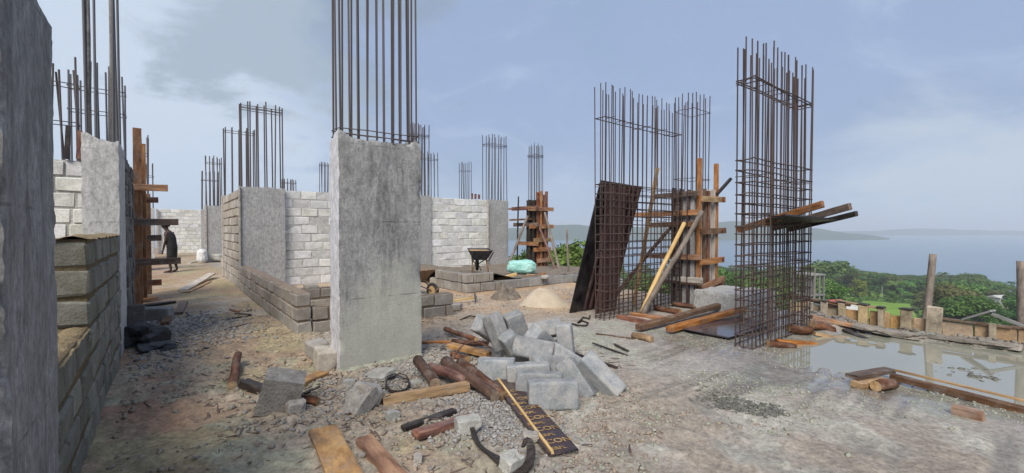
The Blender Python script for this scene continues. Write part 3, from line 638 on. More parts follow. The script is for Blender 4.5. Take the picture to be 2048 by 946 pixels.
# ------------------------------------------------------------------ block walls
def block_wall(label, u, v, axis, th, courses, bh, bl, mb, mm, z0=0.0, rec=.012, jit=.004, name='block_wall', seed=1, group=None, joint=.02, chip=.008, cat='wall', topm=None, parent=None, capz=0):
    """courses: list of (s0, s1) runs, bottom first. Thickness runs to the left of the axis"""
    rot = AX if axis == 'u' else AX + R(90)
    rg = random.Random(seed)
    t = thing(name, label, cat, UV(u, v, z0), rot, group) if parent is None else parent
    pool = [mesh('block', *cbox(bl - joint, th, bh - joint, chip, jit, rg)) for _ in range(5)]
    MV = []; MF = []
    for i, (s0, s1) in enumerate(courses):
        zc = i * bh
        V, F = cbox(s1 - s0 - 2 * rec - joint - .012, th - 2 * rec, bh + (.012 if i < len(courses) - 1 else -joint * .3), .004)
        b0 = len(MV); MV += [q + Vector(((s0 + s1) / 2, th / 2, zc + bh / 2)) for q in V]; MF += [[k + b0 for k in f] for f in F]
        s = s0 - (bl / 2 if i % 2 else 0) + rg.uniform(-.02, .02)
        while s < s1:
            ll = bl * rg.uniform(.86, 1.1); a, b_ = max(s, s0), min(s + ll, s1)
            if b_ - a > .07:
                me = rg.choice(pool); o = obj('block', me, mb, t, ((a + b_) / 2, th / 2 + rg.uniform(-jit, jit) * 1.2, zc + bh / 2 + rg.uniform(-jit, jit)), (rg.uniform(-.008, .008), rg.uniform(-.012, .012), rg.uniform(-.008, .008)))
                if abs(b_ - a - bl) > .004: o.scale = ((b_ - a - joint) / (bl - joint), 1, 1)
                if rg.random() < .5: o.rotation_euler.z += math.pi
            s += ll
    obj('mortar', mesh('mortar', MV, MF), mm, t)
    if topm:                                                       # spilled mortar along the top of the last course
        for (i, a, b_) in topm:
            Vt = []; Ft = []; n = max(3, int((b_ - a) / .06)); k = 5
            for p in range(n + 1):
                for q in range(k + 1):
                    x = a + (b_ - a) * p / n; y = th * q / k; e = min(1, 2.5 * min(q, k - q) / k)
                    Vt.append(Vector((x, y, i * bh - .006 + e * .022 + .02 * mnoise.noise(Vector((x * 7, y * 9, seed))) )))
            for p in range(n):
                for q in range(k): Ft.append([p * (k + 1) + q, (p + 1) * (k + 1) + q, (p + 1) * (k + 1) + q + 1, p * (k + 1) + q + 1])
            obj('mortar_bed', mesh('mortar_bed', Vt, Ft, True), 'mortar_ochre', t)
    return t
lw = [(0, 3.8)] * 4 + [(1.2, 3.8)] * 3
block_wall('dark mossy low block wall running from the left edge column to the pale column', -.405, 2.95, 'v', .19, lw, .205, .44, 'block_olive', 'mortar_olive', seed=3, jit=.007, joint=.03, rec=.014, chip=.016, topm=[(4, 0, 1.2), (7, 1.2, 3.8)])
block_wall('dark rough block wall between the pale column and timber formwork', -.42, 7.75, 'v', .19, [(0, 2.6)] * 12, .21, .44, 'block_dark', 'mortar_grey', seed=4, jit=.01, joint=.03)
block_wall('whitewashed block wall glimpsed between the dark edge column and the pale column', -2.8, 8.75, 'u', .19, [(0, 2.1)] * 11, .225, .46, 'block_white', 'mortar_white', seed=5, jit=.008, joint=.03, rec=.018)
block_wall('white block wall closing the far end of the passage', -.35, 34, 'u', .2, [(0, 3.0)] * 12, .226, .46, 'block_white', 'mortar_white', seed=6, joint=.025)
block_wall('tall tan block wall along the right side of the passage', 1.65, 12.95, 'v', .19, [(0, 3.75)] * 11, .228, .44, 'block_tan', 'mortar_brown', seed=7, jit=.006, joint=.035, rec=.016)
block_wall('whitewashed block wall left of the tall foreground column', 2.46, 12.78, 'u', .19, [(0, 3.68)] * 11, .229, .46, 'block_white', 'mortar_white', seed=8, jit=.007, joint=.026, rec=.007, chip=.009)
block_wall('whitewashed block wall right of the tall foreground column', 6.86, 12.98, 'u', .19, [(0, 2.27)] * 11, .231, .46, 'block_white', 'mortar_white', seed=9, jit=.007, joint=.026, rec=.007, chip=.009)
block_wall('low tan block wall, three courses, stretching from tan wall to the foreground column', 1.62, 6.62, 'v', .19, [(0, 5.97), (0, 5.97), (0, 5.97)], .2, .42, 'block_brown', 'mortar_brown', seed=10, jit=.007, joint=.032, rec=.014)
block_wall('two-course low block wall turning the corner behind the foreground column', 1.63, 6.60, 'u', .19, [(0, 2.3), (0, 2.3)], .2, .44, 'block_brown', 'mortar_brown', seed=11, jit=.008, joint=.03, rec=.02)
block_wall('low two-course block wall in front of the left whitewashed wall', 1.66, 8.70, 'u', .19, [(0, 2.4), (0, 2.3)], .2, .44, 'block_brown', 'mortar_brown', seed=12, jit=.008, joint=.03, rec=.02)
block_wall('short stub of block wall low at the far right of the passage', 1.9, 17.4, 'v', .19, [(0, 3.4), (0, 3.2)], .2, .44, 'block_tan', 'mortar_brown', seed=13)
bt = block_wall('L-shaped two-course dark block planter wall under the wheelbarrow', 5.47, 8.66, 'u', .17, [(0, 1.02), (0, .80)], .225, .42, 'block_brown', 'mortar_grey', seed=14, jit=.006, joint=.02, rec=.03, chip=.014)
block_wall('side return of the planter wall running back towards the white wall', 5.645, 8.86, 'v', .17, [(0, 1.6), (0, 1.3)], .225, .42, 'block_brown', 'mortar_grey', seed=15, jit=.006, joint=.02, rec=.03)
block_wall('single-course grey block kerb behind the sand heap', 6.50, 8.64, 'u', .17, [(0, 2.9)], .225, .44, 'block_grey', 'mortar_grey', seed=16, jit=.006, joint=.02, rec=.02)
block_wall('far stretch of single-course kerb behind the leaning black panel', 9.41, 8.50, 'u', .17, [(0, 1.5)], .225, .44, 'block_grey', 'mortar_grey', seed=17)
# pale edge boards cast against the tan wall's corners
def upright(name, label, u, v, su, sv, z0, z1, m, cat='plank'):
    V, F = cbox(su, sv, z1 - z0, .006, .003); return tag(obj(name, mesh(name, V, F), m, None, UV(u, v, (z0 + z1) / 2), (0, 0, AX)), label, cat)
upright('corner_board', 'narrow pale board on the near corner of the tan wall', 1.45, 12.60, .035, .10, 0, 2.55, 'wood_pale', 'board')
upright('corner_board', 'narrow pale board on the far corner of the tan wall', 1.45, 16.72, .035, .10, 0, 2.55, 'wood_pale', 'board')
upright('corner_board', 'pale strip between right white wall and its right-hand column', 9.12, 12.94, .06, .05, .3, 2.5, 'wood_pale', 'board')
upright('corner_board', 'pale strip in the corner left of the far white wall', -.33, 33.9, .10, .1, 0, 2.7, 'wood_pale', 'board')
upright('corner_board', 'pale strip on the left edge of the far grey column', 1.45, 24.0, .08, .1, 0, 2.55, 'wood_pale', 'board')

# loose blocks lying by the walls
def rough_block(i):
    import bmesh
    bm = bmesh.new(); bmesh.ops.create_cube(bm, size=1)
    for v in bm.verts: v.co = Vector((v.co.x * .42, v.co.y * .18, v.co.z * .22))
    bmesh.ops.bevel(bm, geom=list(bm.edges), offset=.024, segments=3, profile=.6, affect='EDGES')
    bmesh.ops.triangulate(bm, faces=[f for f in bm.faces if len(f.verts) > 4])
    bmesh.ops.subdivide_edges(bm, edges=[e for e in bm.edges if e.calc_length() > .08], cuts=4, use_grid_fill=True)
    rgb = random.Random(i); kx, ky, kz = rgb.choice((-1, 1)), rgb.choice((-1, 1)), rgb.choice((-1, 1)); o = Vector((i * 5.1, 0, 0))
    for v in bm.verts:
        q = v.co.copy(); v.co += q.normalized() * (.006 * mnoise.noise(q * 11 + o) + .004 * mnoise.noise(q * 32 + o))
        d = (q - Vector((kx * .21, ky * .09, kz * .11))).length
        if d < .08: v.co -= Vector((kx * .022, ky * .014, kz * .022)) * (1 - d / .08)      # one knocked corner
    me = bpy.data.meshes.new('concrete_block'); bm.to_mesh(me); bm.free(); me.polygons.foreach_set('use_smooth', [True] * len(me.polygons))
    return me
blk = [rough_block(i) for i in range(5)]
def block(label, p, rot, m='block_pile', s=(1, 1, 1), group=None, i=0):
    return tag(obj('concrete_block', blk[i % 5], m, None, p, rot, s), label, 'block', group)

# ------------------------------------------------------------------ cages
def cage(label, u0, u1, v0, th, ztop, zdense, step, nx, r, hoops, m, seed, falloff=0.0):
    t = thing('rebar_cage', label, 'rebar cage', UV(u0, v0, -.03), AX); rg = random.Random(seed); w = u1 - u0
    for k, y in ((0, 0), (1, th)):
        for i in range(nx):
            x = w * i / (nx - 1) + rg.uniform(-.018, .018)
            h = ztop + rg.uniform(-.06, .03) - falloff * x / w - (.06 if k else 0)
            obj('rebar', BAR, m, t, (x, y + rg.uniform(-.006, .006), 0), (rg.gauss(0, .004), rg.gauss(0, .006), rg.uniform(0, 3)), (r, r, h))
    obj('rebar', BAR, m, t, (0, th / 2, 0), (0, 0, 0), (r, r, ztop)); obj('rebar', BAR, m, t, (w, th / 2, 0), (0, 0, 0), (r, r, ztop - .1))
    pool = [hoop_mesh(w + 2.4 * r, th + 2.4 * r, r * .95, random.Random(seed + i), .010) for i in range(4)]
    z = .06
    while z < zdense:
        obj('hoop', rg.choice(pool), m, t, (w / 2, th / 2, z + rg.uniform(-.012, .012)), (rg.uniform(-.02, .02), rg.gauss(0, .008), 0)); z += step * rg.uniform(.88, 1.1)
    for h in hoops: obj('hoop', rg.choice(pool), m, t, (w / 2, th / 2, h), (0, rg.gauss(0, .004), 0))
    # cross links between the two faces, tied at the hoops
    for i in range(0, nx, 2):
        x = w * i / (nx - 1); V, F = tube([(0, -.02, 0), (0, th + .02, 0)], r * .6, 5); me = mesh('tie', V, F)
        for z in ([.5, 1.1, 1.7, 2.2] + list(hoops[-1:])): obj('tie', me, m, t, (x, 0, z + rg.uniform(-.05, .05)))
    return t
cage('rusty wall cage of bars with the black panel leaning behind it', 5.66, 7.93, 4.72, .18, 3.93, 2.42, .140, 19, .0085, (3.36,), 'rebar_rust', 51)
cage('tall rusty wall cage standing alone at the puddle with planks stuck through it', 5.70, 7.66, 2.42, .20, 3.92, 2.45, .140, 18, .0088, (3.40, 3.37), 'rebar_rust', 52)

# ------------------------------------------------------------------ black panel and timber formwork
def slab_quad(name, bl, br, tr, tl, t, m):
    P = [Vector(p) for p in (bl, br, tr, tl)]; n = (P[1] - P[0]).cross(P[3] - P[0]).normalized() * t
    c = sum(P, Vector()) / 4; V = [p - c for p in P] + [p + n - c for p in P]
    F = [[0, 3, 2, 1], [4, 5, 6, 7]] + [[i, (i + 1) % 4, (i + 1) % 4 + 4, i + 4] for i in range(4)]
    return obj(name, mesh(name, V, F), m, None, c)
tag(slab_quad('plywood_panel', UV(5.66, 5.50, 0), UV(6.86, 5.52, 0), UV(7.10, 5.02, 2.30), UV(5.90, 5.0, 2.34), -.02, 'film_black'), 'large black plywood panel leaning against the back of the rusty cage', 'panel')
tag(slab_quad('plywood_panel', UV(5.98, 5.16, .0), UV(6.55, 5.18, .0), UV(6.60, 4.97, 2.22), UV(6.03, 4.96, 2.25), -.02, 'ply_maroon'), 'narrow maroon plywood strip standing inside the cage before the black panel', 'panel')

_pan = C.objects['plywood_panel']
for f in (.30, .42, .54, .66, .78, .90):
    a0, a1 = UV(5.66, 5.50, .02).lerp(UV(6.86, 5.52, .02), f), UV(5.90, 5.0, 2.30).lerp(UV(7.10, 5.02, 2.27), f); n_ = UV(0, -1, .2).normalized() * .028
    b0 = plank('batten', a0 + n_, a1 + n_, .05, .045, 'ply_maroon' if f > .4 else 'film_brown', lift=False); attach(b0, _pan)
# right-hand column form (its own thing), with its posts, boards and clamps
fB = thing('column_formwork', 'timber column formwork with white-stained boards between the two cages', 'formwork', UV(8.05, 4.5, 0), AX)
def fpart(o): attach(o, fB); return o
CBu0, CBu1, CBv0, CBv1, CBz = 8.05, 8.78, 4.50, 5.02, 2.32
bars(fB, .60, .38, 6, 4, 2.0, 4.15, .0095, 'rebar_rust', .006, .06, 61, (.365, .26))
obj('hoop', hoop_mesh(.64, .42, .006, rng), 'rebar_rust', fB, (.365, .26, 3.86)); obj('hoop', hoop_mesh(.64, .42, .006, rng), 'rebar_rust', fB, (.365, .26, 2.5))
V, F = grid_box(.70, .50, 2.2, .12, .003, .004, .02, 5); obj('concrete_core', mesh('concrete_core', V, F), 'col_grey', fB, (.365, .26, .02))
for i in range(3): fpart(plank('board', UV(CBu0 - .012, CBv0 + .02 + .16 * i + .08, .05), UV(CBu0 - .012, CBv0 + .02 + .16 * i + .08, 2.26 + .03 * i), .155, .022, 'film_brown', None, parent=None, roll=R(90) if False else 0, lift=False))
for i, mm in enumerate(('wood_pale', 'wood_brown', 'wood_pale', 'wood_pale')):
    fpart(plank('board', UV(CBu0 + .10 + .175 * i, CBv0 - .014, .05), UV(CBu0 + .10 + .175 * i, CBv0 - .014, 2.25 + .04 * (i % 2)), .022, .165, mm, lift=False))
for u, top, mm in ((8.10, 2.86, 'wood_orange'), (8.42, 2.25, 'wood_red'), (8.75, 2.82, 'wood_orange')):
    fpart(plank('post', UV(u, CBv0 - .065, .02), UV(u + .01, CBv0 - .065, top), .07, .075, mm, lift=False))
for z, a, b_, mm in ((2.08, 8.10, 8.98, 'wood_tan'), (1.45, 8.06, 9.02, 'wood_brown'), (.86, 8.05, 8.95, 'wood_orange'), (.35, 8.05, 8.98, 'wood_orange')):
    fpart(plank('clamp', UV(a, CBv0 - .13, z), UV(b_, CBv0 - .13, z + .02 + (.12 if z < .5 else 0)), .05, .11, mm, lift=False))
for z, a, b_, mm in ((2.17, 4.40, 5.42, 'wood_brown'), (1.80, 4.35, 5.95, 'wood_orange'), (1.58, 4.40, 5.55, 'wood_brown'), (.94, 4.35, 5.5, 'wood_orange'), (.50, 4.3, 5.3, 'wood_pale'), (.46, 4.3, 5.2, 'wood_brown')):
    fpart(plank('clamp', UV(CBu0 - .06, b_, z), UV(CBu0 - .05, a, z + .02), .05, .10, mm, lift=False))
for z in (2.10, 1.47, .88, .40): fpart(plank('clamp', UV(8.86, 5.15, z), UV(8.86, 4.32, z), .06, .09, 'wood_red', lift=False))
plank('timber_stick', D(1434, 388, 8.8), D(1462, 357, 8.9), .05, .05, 'wood_dark', 'dark stick jutting up to the right from the column formwork', 'stick', lift=False)
log('prop_log', GG(1288, 634) + Vector((0, 0, .04)), D(1401, 423, 8.33), .05, .045, 'bark_grey', 'thick round prop leaning from the floor onto the column formwork', 'prop', lift=False, crook=.5)
log('prop_log', UV(6.55, 4.62, .03), D(1367, 446, 8.55), .042, .038, 'wood_yellow', 'pale yellow prop leaning onto the formwork through the cage', 'prop', lift=False, crook=.4)
log('prop_log', UV(6.35, 5.3, .03), D(1342, 455, 8.9), .04, .036, 'bark', 'dark thin prop behind the cage leaning onto the formwork', 'prop', lift=False, crook=.4)
plank('upright_plank', UV(7.05, 5.16, .02), D(1315, 336, 8.35), .09, .035, 'wood_tan', 'upright plank leaning behind the cage above its hoops', 'plank', lift=False)

# left timber formwork in the passage
fL = thing('column_formwork', 'orange timber formwork on the left of the passage by the worker', 'formwork', UV(-.42, 11.3, 0), AX)
V, F = grid_box(.5, .8, 2.6, .12, .006, .01, .03, 77); obj('concrete_core', mesh('concrete_core', V, F), 'block_dark', fL, (-.30, .75, 0))
def lpart(o): attach(o, fL); return o
for u, v, top, w, mm in ((-.40, 11.2, 3.45, .13, 'wood_orange'), (-.36, 12.0, 3.28, .13, 'wood_orange'), (-.40, 12.5, 2.7, .12, 'wood_brown'), (-.30, 13.0, 2.3, .12, 'wood_brown')):
    lpart(plank('post', UV(u, v, 0), UV(u, v, top), w, .06, mm, lift=False))
for z, a, b_, v, mm in ((2.30, -.75, .06, 11.1, 'wood_orange'), (1.63, -.75, .22, 11.05, 'wood_brown'), (.86, -.75, .25, 11.0, 'wood_brown'), (2.12, -.5, -.10, 12.3, 'wood_red'), (1.30, -.5, -.05, 12.3, 'wood_brown'), (.78, -.5, -.02, 12.3, 'wood_red'), (.34, -.5, -.06, 12.2, 'wood_orange')):
    lpart(plank('clamp', UV(a, v, z), UV(b_, v, z + .01), .06, .125, mm, lift=False))
plank('timber_stub', PV(133, 318, 8.75), PV(137, 252, 8.75), .05, .09, 'wood_dark', 'dark timber stub standing on the left white wall among bars', 'stub', lift=False)
plank('timber_stub', PV(157, 318, 8.75), PV(160, 262, 8.75), .05, .09, 'wood_red', 'red-brown timber stub on the left white wall near pale column', 'stub', lift=False)

# far timber formwork beside the cyan sack
fA = thing('column_formwork', 'orange timber column formwork with splayed props beside the cyan sack', 'formwork', UV(10.15, 11.3, .2), AX)
def apart(o): attach(o, fA); return o
V, F = grid_box(.46, .46, 2.3, .12, .004, .01, .02, 78); obj('concrete_core', mesh('concrete_core', V, F), 'wood_dark', fA, (0, .23, 0))
bars(fA, .36, .36, 5, 3, 2.2, 4.2, .011, 'rebar_blue', .005, .05, 62, (0, .23)); obj('hoop', hoop_mesh(.4, .4, .008, rng), 'rebar', fA, (0, .23, 3.85)); obj('hoop', hoop_mesh(.4, .4, .008, rng), 'rebar', fA, (0, .23, 3.8))
for u, v, top, mm in ((9.98, 11.22, 2.75, 'wood_red'), (10.12, 11.22, 2.8, 'wood_orange'), (10.27, 11.2, 2.68, 'wood_red'), (10.38, 11.22, 2.8, 'wood_red'), (9.88, 11.30, 2.1, 'wood_dark'), (9.86, 11.5, 2.5, 'wood_dark')):
    apart(plank('post', UV(u, v, .2), UV(u, v, top), .10, .06, mm, lift=False))
for z, a, b_, mm in ((2.17, 9.5, 10.62, 'wood_orange'), (1.58, 9.55, 10.62, 'wood_orange'), (1.12, 9.75, 10.60, 'wood_tan'), (.80, 9.75, 10.5, 'wood_orange'), (.42, 9.9, 10.5, 'wood_orange')):
    apart(plank('clamp', UV(a, 11.14, z), UV(b_, 11.14, z + .01), .06, .13, mm, lift=False))
for z, a, b_, mm in ((2.22, 11.0, 12.4, 'wood_red'), (1.65, 11.0, 12.3, 'wood_brown'), (1.0, 11.0, 12.0, 'wood_orange')):
    apart(plank('clamp', UV(9.80, b_, z), UV(9.80, a, z), .06, .13, mm, lift=False))
def dpx(px, py, y): return D(px, py, y)
for i, (a, b_, m_, lb) in enumerate((((1017, 528), (1056, 432), 'bark_grey', 'left'), ((1120, 546), (1090, 425), 'bark_grey', 'outer right'), ((1113, 546), (1075, 445), 'wood_red', 'inner right'))):
    log('prop_pole', D(*a, 14.2), D(*b_, 14.9), .045, .04, m_, f'thin {lb} prop pole bracing the far timber formwork', 'prop', lift=False)
log('scaffold_pole', D(1034, 545, 15.4), D(1037, 393, 15.4), .03, .025, 'wood_dark', 'thin upright dark pole left of the far formwork', 'pole', lift=False)
plank('scaffold_plank', D(1018, 418, 15.4), D(1066, 418, 15.0), .12, .06, 'wood_red', 'short level plank tied left of the far formwork, upper', 'plank', lift=False)
plank('scaffold_plank', D(1020, 440, 15.4), D(1066, 438, 15.0), .12, .06, 'wood_brown', 'short level plank tied left of the far formwork, lower', 'plank', lift=False)
log('thin_pole', D(1137, 552, 13.2), D(1134, 458, 13.2), .035, .028, 'bark_grey', 'thin bare pole standing at the kerb before the near trees', 'pole', lift=False)

# ------------------------------------------------------------------ planks through the lone cage
def at_v(px, py, v): return PV(px, py, v)
plank('scaffold_plank', at_v(1477, 460, 3.02), at_v(1646, 408, 1.86), .05, .085, 'wood_orange', 'upper left orange timber thrust through the lone cage', 'plank', lift=False)
plank('scaffold_plank', at_v(1548, 456, 2.85), at_v(1700, 413, 1.72), .05, .085, 'wood_brown', 'middle timber thrust through the lone cage', 'plank', lift=False)
plank('scaffold_plank', at_v(1580, 459, 2.85), at_v(1713, 427, 1.75), .04, .07, 'wood_dark', 'lower right dark timber thrust through the lone cage', 'plank', lift=False)
tag(slab_quad('platform_board', at_v(1505, 447, 2.95), at_v(1600, 455, 2.95), at_v(1672, 437, 2.0), at_v(1570, 428, 2.1), .02, 'film_black'), 'black plywood board resting on the timbers inside the lone cage', 'board')

# timbers round the feet of the cages
def gp(label, a, b_, w, t, m, za=0, zb=0, name='timber_plank', roll=0, cat='plank'):
    p, q = GG(*a), GG(*b_); p.z += za; q.z += zb
    return plank(name, p, q, w, t, m, label, cat, roll=roll)
def gl(label, a, b_, r0, r1, m, za=0, zb=0, name='timber_log', cat='log'):
    p, q = GG(*a), GG(*b_); p.z += za; q.z += zb
    return log(name, p, q, r0, r1, m, label, cat)
gp('long dark brown beam lying at the foot of the column formwork', (1276, 664), (1452, 622), .10, .08, 'wood_brown', .03, .10)
gp('bright orange-red beam lying over the wet black sheet', (1338, 668), (1486, 634), .10, .08, 'wood_orange', .03, .10)
gp('red timber lying along the foot of the left cage', (1236, 636), (1302, 650), .09, .06, 'wood_red', .0, .0)
gp('orange timber lying inside the foot of the left cage', (1262, 631), (1330, 640), .08, .06, 'wood_orange')
gl('red log lying behind the foot of the left cage', (1312, 621), (1360, 630), .05, .05, 'bark')
gl('log lying under the column formwork clamps', (1345, 612), (1400, 620), .05, .045, 'bark')
gl('short pale log lying alone before the left cage', (1266, 676), (1304, 685), .045, .045, 'wood_tan')
gp('brown board sloping off the concrete plinth right of the formwork', (1425, 600), (1470, 630), .09, .05, 'wood_brown', .25, .05)
gp('thin stick on the floor left of the short pale log', (1192, 669), (1266, 679), .03, .02, 'wood_brown', cat='stick')
gp('thin dark stick on the floor below the short pale log', (1228, 690), (1256, 704), .035, .02, 'wood_dark', cat='stick')
tag(slab_quad('wet_sheet', UV(5.95, 2.82, .025), UV(7.45, 2.80, .02), UV(7.45, 3.75, .03), UV(5.95, 3.75, .03), .018, 'film_wet'), 'dark plywood sheet lying flat and flooded between the two cages', 'sheet')
V, F = grid_box(1.15, 1.0, .42, .07, .006, .02, .02, 88); tag(obj('concrete_plinth', mesh('concrete_plinth', V, F, False), 'col_pale', None, UV(8.35, 3.85, -.05), (0, 0, AX)), 'low square concrete plinth right of the column formwork', 'plinth')
gp('orange-red plank at the foot of the lone cage', (1553, 686), (1630, 692), .10, .05, 'wood_orange')
gl('round red log at the foot of the lone cage', (1577, 668), (1622, 672), .065, .06, 'bark', .02, .02)
gl('low brown log in front of the lone cage foot', (1535, 694), (1590, 700), .05, .04, 'bark')
gp('long orange plank beyond the lone cage, uppermost of the heap', (1622, 650), (1710, 664), .12, .06, 'wood_orange', .10, .06)
gl('dark log in the heap right of the lone cage', (1622, 660), (1668, 668), .07, .06, 'bark', .02, 0)
gp('yellowish plank in the heap right of the lone cage', (1628, 672), (1672, 678), .08, .04, 'wood_tan', .02, 0)
gp('dark board tipped into the water right of the timber heap', (1690, 668), (1732, 682), .10, .04, 'wood_dark', .04, 0)

# ------------------------------------------------------------------ edge formwork (parapet) by the puddle
pf = thing('edge_formwork', 'low orange board formwork with posts along the slab edge by the puddle', 'formwork', UV(8.80, 0, -.01), AX + R(90))
rg = random.Random(5); s = -1.6
while s < 3.0:
    w = rg.choice((.26, .32, .40)); h = rg.uniform(.18, .22); V, F = cbox(w - .012, .03, h + .16, .005, .006, rg)
    o = obj('board', mesh('board', V, F), 'form_orange' if s < 2.2 else 'form_post', pf, (s + w / 2, rg.uniform(-.012, .012), h / 2 - .08), (rg.uniform(-.03, .03), rg.uniform(-.02, .02), rg.uniform(-.02, .02))); s += w
for v, h, w in ((v_, h_ * .70, w_) for v_, h_, w_ in ((2.75, .36, .08), (2.55, .40, .09), (2.30, .42, .09), (2.02, .42, .12), (1.80, .40, .08), (1.50, .42, .13), (1.20, .55, .17), (.62, .34, .07), (.25, .32, .06), (-.1, .4, .1), (-.6, .4, .1))):
    V, F = cbox(w, .10, h + .16, .008, .008, rg); obj('post', mesh('post', V, F), 'form_post', pf, (v, .055, h / 2 - .08), (rg.uniform(-.04, .04), rg.uniform(-.03, .03), rg.uniform(-.1, .1)))
    if .27 < h < .35:
        V, F = cbox(w * 1.15, .13, .02, .004, .004, rg); obj('post_cap', mesh('post_cap', V, F), 'wood_dark', pf, (v, .05, h + .014), (rg.uniform(-.06, .06), rg.uniform(-.05, .05), rg.uniform(-.2, .2)))
for a, b_, z0, z1, m_ in ((3.1, 2.2, .44, .36, 'wood_brown'), (2.9, 2.35, .38, .30, 'wood_dark'), (2.4, 1.75, .44, .36, 'wood_tan'), (1.15, .45, .30, .29, 'wood_brown'), (.45, -.4, .30, .28, 'wood_brown')):
    o = plank('top_rail', UV(8.79, a, z0 * .7), UV(8.77, b_, z1 * .7), .07, .03, m_, lift=False); attach(o, pf)
plank('grey_board', UV(8.83, .90, .23), UV(8.75, .62, .40), .16, .025, 'wood_grey', 'weathered grey board propped steeply on the edge formwork', 'board', lift=False)
plank('grey_board', UV(8.75, .64, .36), UV(8.81, .33, .22), .05, .04, 'wood_grey', 'narrow grey board sloping down beside the steep grey board', 'board', lift=False)
plank('grey_board', UV(8.79, .26, .36), UV(8.73, -.25, .22), .07, .04, 'wood_grey', 'grey board sloping down at the right end of the edge formwork', 'board', lift=False)
plank('orange_prop', D(1648, 608, 9.3), D(1678, 612, 9.6), .14, .08, 'wood_orange', 'short orange timber end poking up beyond the edge formwork', 'timber', lift=False)
log('timber_pole', UV(9.35, 1.42, -.6), D(1866, 508, 6.95), .055, .045, 'bark_grey', 'leaning round pole standing behind the edge formwork', 'pole', lift=False)
log('timber_pole', UV(9.1, .38, -.6), D(2043, 522, 6.0), .05, .05, 'bark_grey', 'upright round pole at the right edge of the view', 'pole', lift=False)
# dried slurry crusts heaped along the formwork
for i, (px, py, a, b_, h, lb) in enumerate(((1790, 668, .50, .22, .06, 'first from the lone cage'), (1830, 675, .34, .2, .07, 'second from the lone cage'), (1905, 682, .62, .26, .09, 'largest, by the tall post'), (1980, 690, .5, .24, .08, 'by the grey boards'), (1745, 660, .42, .2, .06, 'nearest the timber heap'), (2040, 700, .5, .22, .07, 'at the right edge'))):
    me = rock_mesh('slurry_crust', a, b_, h, i + 3, .5, 3); p = GG(px, py); p.z += h * .2
    tag(obj('slurry_crust', me, 'crust', None, p, (rng.uniform(-.1, .1), rng.uniform(-.1, .1), AX + R(90) + rng.uniform(-.25, .25))), f'flat slab of dried slurry below the edge formwork, {lb}', 'rubble', 'slurry crusts by the edge formwork')
# timbers lying in the wet at the right
gp('short sawn block on top of two others by the puddle', (1702, 771), (1780, 757), .11, .04, 'wood_brown', .07, .07)
gp('tan board under the short sawn block by the puddle', (1712, 776), (1772, 768), .10, .06, 'wood_tan', .0, .0)
gl('log end carrying the short boards by the puddle', (1752, 782), (1786, 776), .05, .05, 'bark')
gp('long brown beam lying across the wet floor to the right edge', (1782, 764), (2120, 846), .08, .055, 'wood_brown', .03, .0)
gp('thin yellow batten lying along the long brown beam', (1790, 762), (2120, 838), .025, .02, 'wood_tan', .10, .07)
gp('short orange sawn block lying alone in the wet on the right', (1906, 826), (1966, 841), .09, .07, 'wood_orange')

# ------------------------------------------------------------------ heap of blocks
def pile_block(px, py, y, rot, label, i=0, m='block_pile', s=(1, 1, 1)):
    p = D(px, py, y); return block(label, p, tuple(R(a) for a in rot), m, s, None, i)
PB = [
 (1105, 788, 3.72, (-8, 0, 3), 'front block of the heap standing on edge facing the viewer', 0, (1, 1, 1.05)),
 (1078, 768, 3.98, (-6, 2, -5), 'block just behind the front block of the heap', 1, (1, .95, 1)),
 (1056, 749, 4.22, (-4, -2, 5), 'block third back from the front of the heap', 2, (1, .95, 1)),
 (992, 739, 4.30, (-6, 0, -4), 'block at the left foot of the heap beside the logs', 3, (.88, 1, .98)),
 (1198, 756, 4.06, (24, 40, -30), 'rightmost block of the heap, leaning over steeply', 0, (1.08, 1, 1.05)),
 (1152, 762, 4.04, (-30, 42, -52), 'leaning block left of the rightmost one', 1, (1, .8, .85)),
 (1066, 703, 4.58, (-42, 8, -14), 'tipped block in the middle of the heap with broad face up', 2, (1.02, 1, 1.05)),
 (1094, 731, 4.36, (-20, 10, 28), 'block wedged in the middle right of the heap', 3, (.8, .9, .85)),
 (1134, 720, 4.52, (-24, 22, -34), 'block in the right middle behind the leaning pair', 0, (.9, .9, .9)),
 (1131, 682, 4.92, (0, 84, -14), 'block standing upright at the back right of the heap', 1, (.95, 1, .78)),
 (1088, 660, 5.08, (-26, -6, 16), 'topmost flat block at the back right of the heap', 2, (1, 1, .85)),
 (1082, 680, 4.80, (18, 38, 52), 'small tilted block below the topmost flat one', 3, (.9, .95, .9)),
 (1032, 656, 5.06, (8, 72, 28), 'upright rough block at the back centre of the heap', 0, (.85, 1.1, .95)),
 (995, 663, 4.90, (22, 66, -22), 'smooth upright block leaning at the back left of the heap', 1, (1, .9, .8)),
 (975, 658, 5.14, (0, 34, 44), 'leftmost block at the back of the heap', 2, (.85, 1, .95)),
 (1024, 690, 4.72, (10, 58, 36), 'small block end-up left of the heap middle', 3, (.68, .95, .8)),
 (1040, 708, 5.02, (0, 0, 14), 'block low at the back of the heap, mostly covered', 2, (1, 1, 1)),
 (1100, 700, 5.10, (0, 4, -10), 'block low at the back right of the heap, mostly covered', 1, (1, 1, 1)),
]
for px, py, y, rot, lb, i, s in PB: pile_block(px, py, y, rot, lb, i, s=s)
